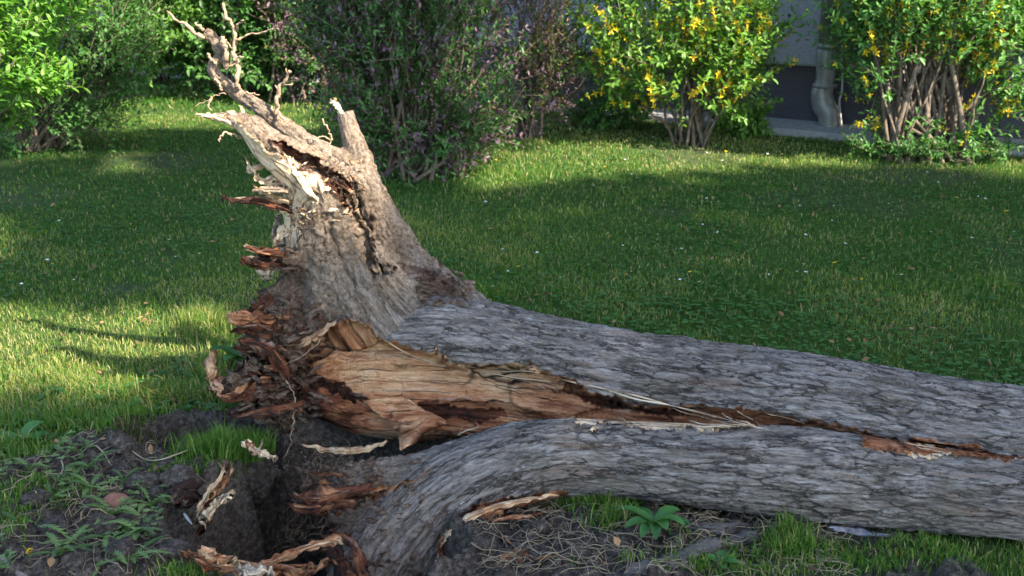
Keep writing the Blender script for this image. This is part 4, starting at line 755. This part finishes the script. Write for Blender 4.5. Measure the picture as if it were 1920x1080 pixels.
def rosette(name, label, cat, u, v, L, Wd, n, seed, toothed=True, m=WEED, group=None, lift=.01):
    c = PG(u, v); c[2] = gz(c[0], c[1]) + lift; t_ = thing(name, c, label, cat, group); rr = np.random.RandomState(seed); A = Acc()
    for k in range(n):
        V, F = dleaf(L * rr.uniform(.7, 1.15), Wd * rr.uniform(.8, 1.2), seed * 20 + k, toothed); a = k * 2.4 + rr.uniform(-.4, .4); ti = rr.uniform(.0, .35); ca, sa = math.cos(a), math.sin(a); ct, st = math.cos(ti), math.sin(ti)
        W = np.column_stack([V[:, 0] * ct - V[:, 2] * st, V[:, 1], V[:, 0] * st + V[:, 2] * ct]); W = np.column_stack([W[:, 0] * ca - W[:, 1] * sa, W[:, 0] * sa + W[:, 1] * ca, W[:, 2]]) + c; A.add(W, F, rnd=rr.rand())
    A.build('leaves', m, t_); return t_
wl = [(170, 900, .10, 'beside the reddish stone, upper left'), (215, 990, .12, 'just below the reddish stone'), (285, 965, .10, 'right of the reddish stone'), (260, 1020, .11, 'in the middle of the leafy patch'), (140, 1040, .13, 'near the bottom edge beside the yellow flower'), (205, 1065, .12, 'at the bottom edge of the leafy patch'), (60, 905, .08, 'at the left edge above the clods'), (310, 935, .09, 'between clods left of the upright root shard'), (100, 960, .08, 'in the left of the churned soil'), (250, 1075, .12, 'lowest in the leafy patch'), (35, 1000, .09, 'at the left edge near the bottom'), (150, 870, .07, 'left of the small pit'), (175, 945, .10, 'left of the reddish stone'), (120, 1075, .11, 'in the bottom left corner area'), (235, 925, .08, 'behind the reddish stone')]
for k, (u, v, L, wh) in enumerate(wl): rosette('weed', 'jagged leafed green weed ' + wh, 'weed', u, v, L * .85, L * .13, 6, 100 + k)
rosette('weed', 'broad leafed green weed rosette standing on soil below the log', 'weed', 1225, 1020, .10, .017, 11, 140, False, PALEW, lift=.02); rosette('weed', 'small pale broad leaf at the bottom edge below the log', 'weed', 1345, 1078, .05, .014, 5, 141, False, PALEW)
rosette('weed', 'broad pale leaf weed at the left edge beside long grass', 'weed', 38, 835, .09, .025, 6, 142, False, PALEW); rosette('weed', 'round leafed weed in sunlit grass left of the pit', 'weed', 95, 745, .06, .02, 6, 143, False, PALEW)
rosette('weed', 'bright green leafy weed behind the hooked root', 'weed', 448, 690, .10, .025, 9, 144, False, PALEW, lift=.05)
A = Acc(); rr = np.random.RandomState(30); k = 0
while k < 900:   # clover-like ground cover
    u, v = rr.uniform(-20, 340), rr.uniform(840, 1100); p = PG(u, v); h, t_ = ground(p[:1], p[1:2]); k += 1
    if fbm(np.array([[p[0] * 5, p[1] * 5, 0]]), 2, 150)[0] < .0 or h[0] < -.08: continue
    m = 3; a = rr.uniform(0, 6.28) + np.arange(m) * 2.09; d = np.column_stack([np.cos(a), np.sin(a), np.full(m, .25)]); pos = np.tile([p[0], p[1], h[0] + rr.uniform(.01, .03)], (m, 1))
    V, F, r_ = leaves(pos, d, np.tile([0, 0, 1.0], (m, 1)), np.full(m, rr.uniform(.008, .017)), np.full(m, rr.uniform(.007, .013)), np.full(m, rr.rand())); A.add(V, F, rnd=r_)
k = 0
o = A.build('ground_cover', WEED); tag(o, 'tiny clover like ground cover on the churned soil', 'ground cover', kind='stuff')
def flower_mesh(r, n, m_, name):
    a = np.arange(n) * 2 * np.pi / n; d = np.column_stack([np.cos(a), np.sin(a), np.full(n, .45)]); V, F, r_ = leaves(np.zeros((n, 3)), d, np.tile([0, 0, 1.0], (n, 1)), np.full(n, r), np.full(n, r * .5), R.rand(n))
    me_o = mk(name, V, F, m_, attrs={'rnd': r_}); return me_o
t_ = thing('dandelion', PG(57, 1037, .03), 'yellow dandelion flower at the bottom left', 'flower')
for q_, m_ in ((0, YEL),):
    A = Acc()
    for lay in range(3):
        n = 16; a = np.arange(n) * 2 * np.pi / n + lay; el = .3 + lay * .6; d = np.column_stack([np.cos(a), np.sin(a), np.full(n, el)]); V, F, r_ = leaves(np.tile(PG(57, 1037, .045), (n, 1)), d, np.tile([0, 0, 1.0], (n, 1)), np.full(n, .014), np.full(n, .005), R.rand(n)); A.add(V, F, rnd=r_)
    A.build('petals', YEL, t_); V, F, _ = sweep([PG(57, 1037, -.01), PG(57, 1037, .045)], [.002, .003], n=4, sides=6); mk('stem', V, F, WEED, t_, {'rnd': np.full(len(V), .5)})
dz_ = flower_mesh(.013, 9, WHT, 'daisy'); first = True; yz_ = flower_mesh(.016, 10, YEL, 'dandelion_flower')
spots = [(R.uniform(20, 1900), R.uniform(150, 560)) for _ in range(150)]; cnt_d = 0
for (u, v) in spots:
    if 560 < u < 900 and v > 250: continue
    p = PG(u, v); h, t = ground(p[:1], p[1:2]); side = 'left' if u < 700 else 'right'; yl = R.rand() < .12
    if yl: o = yz_.copy() if 'label' in yz_ else yz_
    else: o = dz_.copy() if 'label' in dz_ else dz_
    if o.name not in COL.objects: COL.objects.link(o)
    o.location = (p[0], p[1], h[0] + .045); o.rotation_euler = (R.uniform(-.5, .2), R.uniform(-.3, .3), 0); s_ = R.uniform(.5, .95); o.scale = (s_,) * 3
    if yl: tag(o, 'tiny yellow flower dotted in the lawn on the %s side' % side, 'flower', 'yellow lawn flowers on the %s side' % side)
    else: tag(o, 'tiny white daisy dotted in the lawn on the %s side' % side, 'flower', 'white lawn daisies on the %s side' % side)

# ------------------------------------------------------------------ building
wa = PG(1560, 243); wb = PG(500, 148); wd_ = nrm((wb - wa) * [1, 1, 0]); A0 = wa - wd_ * 9; B0 = wa + wd_ * 16; nrmw = np.array([wd_[1], -wd_[0], 0]); nrmw = nrmw if nrmw[1] < 0 else -nrmw
def wallp(u, v=None, z=0, off=0):   # point on the wall plane under pixel column u (at height z)
    d = ray(u, 300 if v is None else v); c = np.array([0, 0, CAMZ]); t = ((wa + nrmw * off - c) @ nrmw) / (d @ nrmw); p = c + d * t
    if v is None: p[2] = z
    return p
def prism(a, b, z0, z1, o0, o1):   # box along the wall between points a,b; offsets along wall normal
    q = [a + nrmw * o0, b + nrmw * o0, b + nrmw * o1, a + nrmw * o1]; V = np.array([[p[0], p[1], z] for z in (z0, z1) for p in q])
    return V, np.array([[0, 1, 2, 3], [7, 6, 5, 4], [0, 4, 5, 1], [1, 5, 6, 2], [2, 6, 7, 3], [3, 7, 4, 0]])
HSE = thing('house', wa, 'grey rendered house with a dark plinth behind the shrubs', 'house')
zb = wallp(1500, 119)[2]; print('plinth top', zb, 'wall', wa, wb)
V, F = prism(A0, B0, zb, 6, 0, -.3); mk('wall', V, F, PLASTER, HSE, smooth=False); V, F = prism(A0, B0, -.3, zb, -.04, -.3); mk('plinth', V, F, PLINTH, HSE, smooth=False)
V, F = prism(A0, B0, zb - .015, zb - .001, .012, -.035); mk('drip_edge', V, F, ZINC, HSE, smooth=False)
V, F = prism(A0 - wd_ * .3, B0 + wd_ * .3, 6, 6.15, .35, -.4); mk('eaves', V, F, CONCRETE, HSE, smooth=False)
V, F = prism(A0, B0, -.2, .05, .42, -.03); o = mk('pavement', V, F, CONCRETE, smooth=False); tag(o, kind='structure')
bx0 = P(1655, 150, wallp(1655, 150)[1] - .12); V0 = [(bx0[0], bx0[1]), (bx0[0] + 5, bx0[1]), (bx0[0] + 5, bx0[1] + 2), (bx0[0], bx0[1] + 1.2)]  # bay added so this end of the wall faces the sun
for nm_, z0, z1, m_, o_ in (('bay_wall', zb - .02, 5.99, PLASTER_SUN, 0), ('bay_plinth', -.3, zb - .02, PLASTER_SUN, .03)):
    V = np.array([[x_ + (o_ if k in (0, 3) else 0), y_ + (o_ if k < 2 else 0), z] for z in (z0, z1) for k, (x_, y_) in enumerate(V0)]); mk(nm_, V, np.array([[3, 2, 1, 0], [4, 5, 6, 7], [0, 1, 5, 4], [1, 2, 6, 5], [2, 3, 7, 6], [3, 0, 4, 7]]), m_, HSE, smooth=False)
# cellar window with louvres
wnd = bpy.data.objects.new('cellar_window', None); COL.objects.link(wnd); wnd.parent = HSE
c1, c2 = wallp(1038, 120), wallp(1100, 150); za, zc = c2[2] + .02, c1[2]
FRM = plain_mat('dark_metal', (.03, .03, .035), (.06, .06, .07), 20, .5)
V, F = prism(wallp(1034, None), wallp(1104, None), za - .03, zc + .03, .02, -.02); mk('frame', V, F, FRM, HSE, smooth=False)
for k in range(7):
    z = za + (zc - za) * (k + .5) / 7; V, F = prism(wallp(1038, None), wallp(1100, None), z - .008, z + .008, .045, .021); mk('louvre', V, F, ZINC, HSE, smooth=False)
bpy.data.objects.remove(wnd)
# downpipe
DP = thing('downpipe', wa, 'grey metal rainwater downpipe with an offset bend at its foot against the plinth', 'downpipe')
def pp(u, v, off=.10): return wallp(u, v, off=off)
r1 = 16 * depth(pp(1550, 60)) / FPX; r2 = 20 * depth(pp(1555, 220)) / FPX
up_ = pp(1552, 60); low = up_.copy(); low[2] = pp(1546, 158)[2]; top = up_.copy(); top[2] = 5.9
V, F, _ = sweep([low, top], [r1, r1], n=3, sides=28); mk('upper_pipe', V, F, ZINC, DP)
bend = [pp(1549, 90), pp(1547, 150), pp(1541, 175), pp(1545, 198), pp(1554, 215), pp(1555, 250, .10)]; bend[-1][2] = -.05
V, F, _ = sweep(bend, [r1 * 1.12, r1 * 1.15, r1 * 1.3, r2 * 1.05, r2, r2], sides=28, res=.02); mk('foot_bend', V, F, ZINC, DP)
c = pp(1547, 160); V, F, _ = sweep([c + [0, 0, .014], c - [0, 0, .014]], [r1 * 1.45] * 2, n=2, sides=28); mk('clamp', V, F, ZINC, DP)
c = pp(1552, 86); V, F, _ = sweep([c + [0, 0, .02], c - [0, 0, .02]], [r1 * 1.2] * 2, n=2, sides=28); mk('joint', V, F, ZINC, DP)
CAB = plain_mat('cable', (.35, .33, .3), (.5, .48, .45)); V, F, _ = sweep([pp(1580, 70, .03), pp(1579, 165, .04), pp(1574, 190, .06), pp(1578, 236, .05)], [.008] * 4, sides=8); o = mk('cable', V, F, CAB); tag(o, 'thin pale cable running down the plinth right of the downpipe', 'cable')

# ------------------------------------------------------------------ shrubs
def lmat(n, d, m, l, tr=.35): return leaf_mat(n, [(0, d), (.5, m), (1, l)], tr)
L_FORS = lmat('forsythia_leaf', (.06, .15, .02), (.12, .26, .035), (.22, .38, .07), .4); L_DARK = lmat('dark_leaf', (.03, .085, .018), (.05, .135, .028), (.09, .20, .045)); L_MID = lmat('mid_leaf', (.05, .14, .03), (.09, .23, .05), (.15, .32, .075), .4)
L_PURP = lmat('purple_leaf', (.07, .04, .06), (.16, .09, .13), (.30, .19, .20), .3); L_NEAR = lmat('bright_leaf', (.06, .17, .02), (.11, .26, .03), (.2, .36, .06), .4); L_GOLDLIT = lmat('small_gold_leaf', (.10, .09, .025), (.2, .15, .05), (.30, .22, .10), .35)  # the gold leaf tones stand for golden light on small leaves
def shrub(name, label, base, crowns, nst, ntw, leaf, parts, seed, group=None, cat='shrub', stem_r=.011, tw_len=.28, pairs=6, up=.5, base_r=.12, thr=-.15, csc=2.2, stem_top=.9, bare=.0):
    """crowns: list of (centre, radii, weight); parts: [(name, material, fraction, scale, flower?)]"""
    rr = np.random.RandomState(seed); base = np.array(base, float); base[2] = gz(base[0], base[1]); t_ = thing(name, base, label, cat, group)
    wts = np.array([c[2] for c in crowns], float); wts /= wts.sum()
    def pick(n):
        ci = rr.choice(len(crowns), n, p=wts); d = nrm(rr.normal(0, 1, (n, 3))); rad = rr.uniform(.1, 1, n) ** .45; C = np.array([c[0] for c in crowns])[ci]; Rr = np.array([c[1] for c in crowns])[ci]; return C + d * Rr * rad[:, None]
    S_ = Acc()
    for k in range(nst):
        e = pick(1)[0]; b0 = base + np.array([rr.uniform(-1, 1) * base_r, rr.uniform(-1, 1) * base_r, -.05]); m_ = b0 + (e - b0) * .5 + np.array([0, 0, .18 * (e[2] - b0[2])]) * rr.uniform(.2, 1) + rr.normal(0, .04, 3); e = b0 + (e - b0) * stem_top
        q = spline(np.array([b0, m_, e]), 7) + rr.normal(0, .012, (7, 3)); q[0] = b0; s0 = stem_r * rr.uniform(.6, 1.4); V, F, _ = sweep(q, np.linspace(s0, s0 * .3, 7), n=14, sides=6); S_.add(V, F)
    tp = pick(int(ntw * 1.6)); keep = fbm(tp * csc, 3, seed) > thr; tp = tp[keep][:ntw]; tp = tp[tp[:, 2] > base[2] + .06]; n = len(tp)
    out = nrm(tp - (base + [0, 0, .3])); d = nrm(out * .8 + rr.normal(0, .45, (n, 3)) + np.array([0, 0, up])); L = tw_len * rr.uniform(.6, 1.3, n)
    for k in range(n):
        if rr.rand() < .5: V, F, _ = sweep([tp[k], tp[k] + d[k] * L[k] * .5 + rr.normal(0, .01, 3), tp[k] + d[k] * L[k]], [.004, .003, .0015], n=4, sides=3); S_.add(V, F)
    S_.build('stems', STEM, t_)
    side = nrm(np.cross(d, rr.normal(0, 1, (n, 3))))
    P_, D_, U_, Lr, twr = [], [], [], [], []
    tw_r = rr.rand(n)
    for j in range(pairs):
        t = (j + .5) / pairs
        for sg in (1, -1):
            sd_ = side if j % 2 else np.cross(side, d); P_.append(tp + d * (L * t)[:, None]); D_.append(nrm(sd_ * sg + d * .7 + rr.normal(0, .3, (n, 3)))); U_.append(nrm(d * .5 + np.array([0, 0, 1.0]) + rr.normal(0, .35, (n, 3)))); Lr.append(leaf * rr.uniform(.6, 1.2, n)); twr.append(np.clip(tw_r * .6 + rr.rand(n) * .4, 0, 1))
    P_, D_, U_, Lr, twr = map(np.concatenate, (P_, D_, U_, Lr, twr)); pick_ = rr.rand(len(P_)); twid = np.tile(tw_r, pairs * 2); lo = 0
    # parts choose by twig so colours come in sprays
    key = (twid * 7.31 + .25 * rr.rand(len(P_))) % 1.0
    for (pn, m_, fr, sc, fl) in parts:
        sel = (key >= lo) & (key < lo + fr); lo += fr; p, dd, uu, ll, rn = P_[sel], D_[sel], U_[sel], Lr[sel] * sc, twr[sel]
        if fl:
            A = Acc()
            for q_ in range(4):
                a = q_ * 1.571; ax = nrm(np.cross(dd, uu)); dv = nrm(ax * math.cos(a) + uu * math.sin(a) + dd * .5); V, F, r_ = leaves(p, dv, dd, ll, ll * .38, rn); A.add(V, F, rnd=r_)
            A.build(pn, m_, t_)
        else: V, F, r_ = leaves(p, dd, uu, ll, ll * .45, rn); mk(pn, V, F, m_, t_, {'rnd': r_})
    return t_
def cr(u, v, Y, ru, rv, ry, w=1): c = P(u, v, Y); k = depth(c) / FPX; return (c, np.array([ru * k, ry, rv * k]), w)
FL = ('flowers', YEL, .085, .62, True)
b = PG(1290, 268); Yb = b[1]
shrub('forsythia_bush', 'sunlit yellow-flowering bush in front of the house wall, left of the downpipe', b, [cr(1300, 40, Yb, 165, 130, .5, 3), cr(1240, 130, Yb, 120, 90, .45, 2), cr(1370, 140, Yb - .1, 75, 80, .35, 1.6), cr(1140, 60, Yb + .1, 75, 110, .4, 1), cr(1330, -120, Yb, 190, 120, .5, 2)], 26, 1150, .058, [FL, ('foliage', L_FORS, .92, 1, False)], 1, stem_r=.012, thr=-.12)
b = PG(1720, 292); Yb = b[1]
shrub('forsythia_bush', 'yellow-flowering bush with many dark bare stems at the right edge, right of the downpipe', b, [cr(1740, 20, Yb, 175, 120, .5, 3), cr(1640, 90, Yb, 60, 110, .35, 1.2), cr(1870, 120, Yb, 70, 120, .4, 1.2), cr(1750, -140, Yb, 220, 130, .5, 2), cr(1720, 250, Yb - .1, 150, 26, .25, .15)], 75, 1400, .056, [FL, ('foliage', L_MID, .92, 1, False)], 2, stem_r=.017, thr=-.04, base_r=.3, csc=3)
b = PG(790, 325); Yb = b[1]
shrub('tall_shrub', 'tall dark green shrub with purple tips and tan upright stems, behind the broken roots', b, [cr(790, 60, Yb, 180, 150, .5, 3), cr(700, 180, Yb, 70, 110, .35, 1), cr(880, 190, Yb, 90, 100, .35, 1.2), cr(790, -140, Yb, 220, 140, .6, 2), cr(640, 40, Yb + .3, 70, 120, .35, .8), cr(780, 270, Yb - .1, 100, 50, .25, .6)], 50, 3000, .040, [('purple_foliage', L_PURP, .28, 1, False), ('foliage', L_DARK, .57, 1, False), ('light_foliage', L_MID, .15, 1, False)], 3, stem_r=.014, thr=-.2, base_r=.3, csc=3)
b = PG(985, 262); Yb = b[1]
shrub('purple_shrub', 'small-leaved purple and gold shrub between the tall dark shrub and the yellow bush', b, [cr(980, 60, Yb, 90, 110, .35, 2), cr(1020, 150, Yb, 60, 70, .3, 1.4), cr(950, 190, Yb, 60, 60, .3, 1), cr(980, -100, Yb, 110, 100, .4, 1)], 22, 1100, .026, [('purple_foliage', L_PURP, .45, 1, False), ('gold_foliage', L_GOLDLIT, .33, 1, False), ('foliage', L_DARK, .22, 1.2, False)], 4, thr=-.15, tw_len=.22, pairs=8)
b = PG(70, 285); Yb = b[1]
shrub('dark_shrub', 'large dark green shrub with arching stems at the left edge', b, [cr(100, 60, Yb, 170, 130, .6, 3), cr(200, 100, Yb, 70, 90, .4, 1.2), cr(20, 180, Yb, 110, 90, .5, 1.6), cr(100, -140, Yb, 220, 140, .6, 2), cr(150, 210, Yb, 80, 40, .3, .4)], 40, 2300, .040, [('foliage', L_DARK, .55, 1, False), ('light_foliage', L_MID, .45, 1, False)], 5, thr=-.3, stem_r=.013)
b = P(300, 140, 11.6); b[2] = 0
shrub('green_tree', 'soft bright green bushy tree overhanging the lawn gap at the back left', b, [cr(310, 40, 10.6, 75, 85, .6, 2), cr(270, 80, 10.8, 60, 60, .5, 1), cr(300, -120, 11.0, 160, 110, .8, 2)], 16, 1700, .055, [('foliage', L_FORS, 1, 1, False)], 6, thr=-.3, tw_len=.35)
b = PG(450, 178); Yb = b[1]
shrub('dark_shrub', 'deep green shrub at the back behind the tips of the longest root', b, [cr(440, 40, Yb, 110, 100, .6, 2), cr(500, 120, Yb, 60, 40, .5, .7), cr(440, -100, Yb, 170, 100, .7, 2), cr(390, 110, Yb, 30, 60, .3, .5)], 30, 1500, .075, [('foliage', L_DARK, .7, 1, False), ('light_foliage', L_MID, .3, 1, False)], 7, thr=-.25, tw_len=.4)
b = PG(590, 185); Yb = b[1]
shrub('thin_stemmed_shrub', 'sparse dark shrub with bent bare stems behind the tall shrub', b, [cr(570, 30, Yb, 80, 100, .5, 2), cr(600, 110, Yb, 70, 60, .4, 1), cr(560, -110, Yb, 140, 100, .7, 2)], 34, 1000, .05, [('foliage', L_DARK, .6, 1, False), ('gold_foliage', L_GOLDLIT, .08, .8, False), ('purple_foliage', L_PURP, .32, 1, False)], 8, thr=-.1, tw_len=.35, stem_r=.016, base_r=.4)
b = PG(1100, 240); Yb = b[1]
shrub('low_shrub', 'low dark green growth at the left foot of the sunlit yellow bush', b, [cr(1130, 205, Yb, 75, 35, .3, 1)], 10, 330, .045, [('foliage', L_MID, .5, 1, False), ('dark_foliage', L_DARK, .5, 1, False)], 9, tw_len=.16)
b = PG(1400, 252); Yb = b[1]
shrub('low_shrub', 'low light green leafy sprig at the right foot of the sunlit yellow bush', b, [cr(1395, 225, Yb, 42, 22, .2, 1)], 8, 130, .05, [('foliage', L_FORS, 1, 1, False)], 10, tw_len=.14)
b = PG(1850, 300); Yb = b[1]
shrub('low_shrub', 'dark low plants under the right-hand flowering bush', b, [cr(1760, 275, Yb, 170, 20, .25, 1)], 12, 230, .04, [('foliage', L_DARK, .7, 1, False), ('light_foliage', L_MID, .3, 1, False)], 12, tw_len=.12)
# near bright sprays from a bush off the left edge
b = P(-420, 330, 5.0); b[2] = 0
shrub('bright_shrub', 'near bush with bright sunlit leafy sprays reaching in from the left edge', b, [cr(20, 60, 5.0, 90, 60, .25, 1.2), cr(-60, 170, 5.0, 110, 90, .3, 1.5), cr(60, 165, 4.95, 60, 26, .15, .5), cr(-160, 0, 5.0, 160, 160, .5, 1.2), cr(110, 20, 5.0, 55, 26, .2, .5), cr(10, 235, 5.0, 30, 22, .12, .2)], 26, 430, .044, [('foliage', L_NEAR, 1, 1, False)], 13, tw_len=.15, pairs=7, thr=-.02, csc=5)
# hedge far behind closing the view
b = np.array([-5.5, 15.5, 0.])
for k, (x, y, lab) in enumerate([(-8.5, 14.5, 'far green hedge bush beyond the lawn at the left'), (-5.6, 16.5, 'far green hedge bush closing the lawn gap'), (-11.5, 12.5, 'far green hedge bush leftmost behind the dark shrub')]):
    shrub('hedge_bush', lab, (x, y, 0), [((x, y, 1.2), (1.7, 1.0, 1.3), 1)], 14, 1300, .09, [('foliage', L_MID, .6, 1, False), ('dark_foliage', L_DARK, .4, 1, False)], 40 + k, tw_len=.4, thr=-.4)

# ------------------------------------------------------------------ unseen trees added to shade the garden (leaf slab, gaps cut where sun should land)
LIT_G = [[(-300, 640), (60, 632), (250, 622), (420, 600), (455, 660), (420, 700), (360, 735), (200, 765), (-300, 790)],
         [(840, 345), (900, 300), (1040, 282), (1200, 268), (1640, 262), (1760, 280), (1920, 318), (2100, 330), (2100, 350), (1640, 300), (1420, 312), (1150, 332), (940, 350)],
         [(1480, 235), (1640, 240), (1640, 262), (1420, 262)]]
LIT_S = [(P(400, 100, 3.57), .16), (P(440, 170, 3.57), .14), (P(430, 230, 3.4), .13), (P(520, 190, 3.55), .14), (P(500, 270, 3.4), .13), (P(560, 320, 3.38), .13), (P(620, 350, 3.35), .13), (P(650, 215, 3.57), .12), (P(680, 290, 3.55), .11), (P(700, 360, 3.55), .08), (P(660, 430, 3.36), .07), (P(430, 50, 3.56), .14),
         (P(350, 50, 3.57), .12), (P(1350, 60, 8.2), .8), (P(1400, 160, 8.1), .55), (P(1290, 170, 8.2), .45), (P(1250, -40, 8.2), .5), (P(30, 60, 5.0), .22), (P(0, 170, 5.0), .22), (P(110, 30, 5), .16), (P(90, 160, 4.95), .14), (P(10, 240, 5), .14), (P(1020, 130, 8.6), .22), (P(330, 60, 11), .7), (P(250, 30, 8), .2), (P(1390, 235, 8.4), .15)]
rr = np.random.RandomState(77)
for k in range(34): LIT_S.append((P(rr.choice([rr.uniform(620, 1080), rr.uniform(1600, 1920), rr.uniform(60, 380)]), rr.uniform(0, 250), rr.uniform(6.9, 7.8)), rr.uniform(.03, .09)))
n = 34000
tg = np.column_stack([rr.uniform(-9, 9, n), rr.uniform(1.5, 15.5, n), rr.uniform(0, .0, n)]); tt = rr.uniform(20, 24, n); q = tg + SD * tt[:, None]
def lit_test(q, m):
    g_ = q - SD * (q[:, 2:3] / SD[2]); bad = np.zeros(len(q), bool); k = g_[:, 1] > 1; u, v = proj(np.where(k[:, None], g_, [0, 5, 0]))
    for poly in LIT_G: bad |= (sdpoly(u, v, poly) > -12) & k
    for c, r in LIT_S: d = q - c; t = d @ SD; bad |= (np.linalg.norm(d - t[:, None] * SD, axis=1) < r + m * (r > .1) + .12)
    d = q - wa; t = (d @ nrmw) / (SD @ nrmw); h = q - SD * t[:, None]; uu, vv = proj(np.where((t > 0)[:, None] & (h[:, 1] > 1)[:, None], h, [0, 5, 0])); bad |= (t > 0) & (uu > 1650) & (uu < 2100) & (h[:, 2] < 1.3) & (h[:, 2] > 0)
    return bad
bad = lit_test(q, .06); small = bad & False
g_ = q - SD * (q[:, 2:3] / SD[2]); uu, vv = proj(np.where((g_[:, 1] > 1)[:, None], g_, [0, 5, 0])); bad |= (inpoly(uu, vv, [(100, 60), (660, 60), (660, 225), (560, 250), (140, 255)])) & (rr.rand(n) < 1.1)
q = q[~bad]; print('shade leaves', len(q))
gap = fbm(np.column_stack([(q - SD * (q[:, 2:3] / SD[2]))[:, :2] * 1.3, 0 * q[:, 0]]), 3, 300) < .75; q = q[gap]
n = len(q); third = np.digitize(q[:, 1] - q[:, 0] * .3, [-3.5, 1.5]); cen = []
for k in range(3):
    s_ = q[third == k]
    if not len(s_): continue
    c = s_.mean(0); t_ = thing('shade_tree', (c[0], c[1], 0), ['leafy tree outside the frame behind the viewer on the right', 'leafy tree outside the frame to the right', 'leafy tree outside the frame beyond the right edge'][k], 'tree')
    nn = len(s_); V, F, r_ = leaves(s_, rr.normal(0, 1, (nn, 3)), SD + rr.normal(0, .35, (nn, 3)), rr.uniform(.24, .38, nn), rr.uniform(.2, .28, nn), rr.rand(nn)); mk('crown', V, F, L_MID, t_, {'rnd': r_})
    V, F, _ = sweep([(c[0], c[1], -.1), (c[0] + .1, c[1], 3), (c[0], c[1] + .2, c[2] - .5)], [.22, .17, .1], sides=12, res=.2); mk('trunk', V, F, STEM, t_)
print('done')
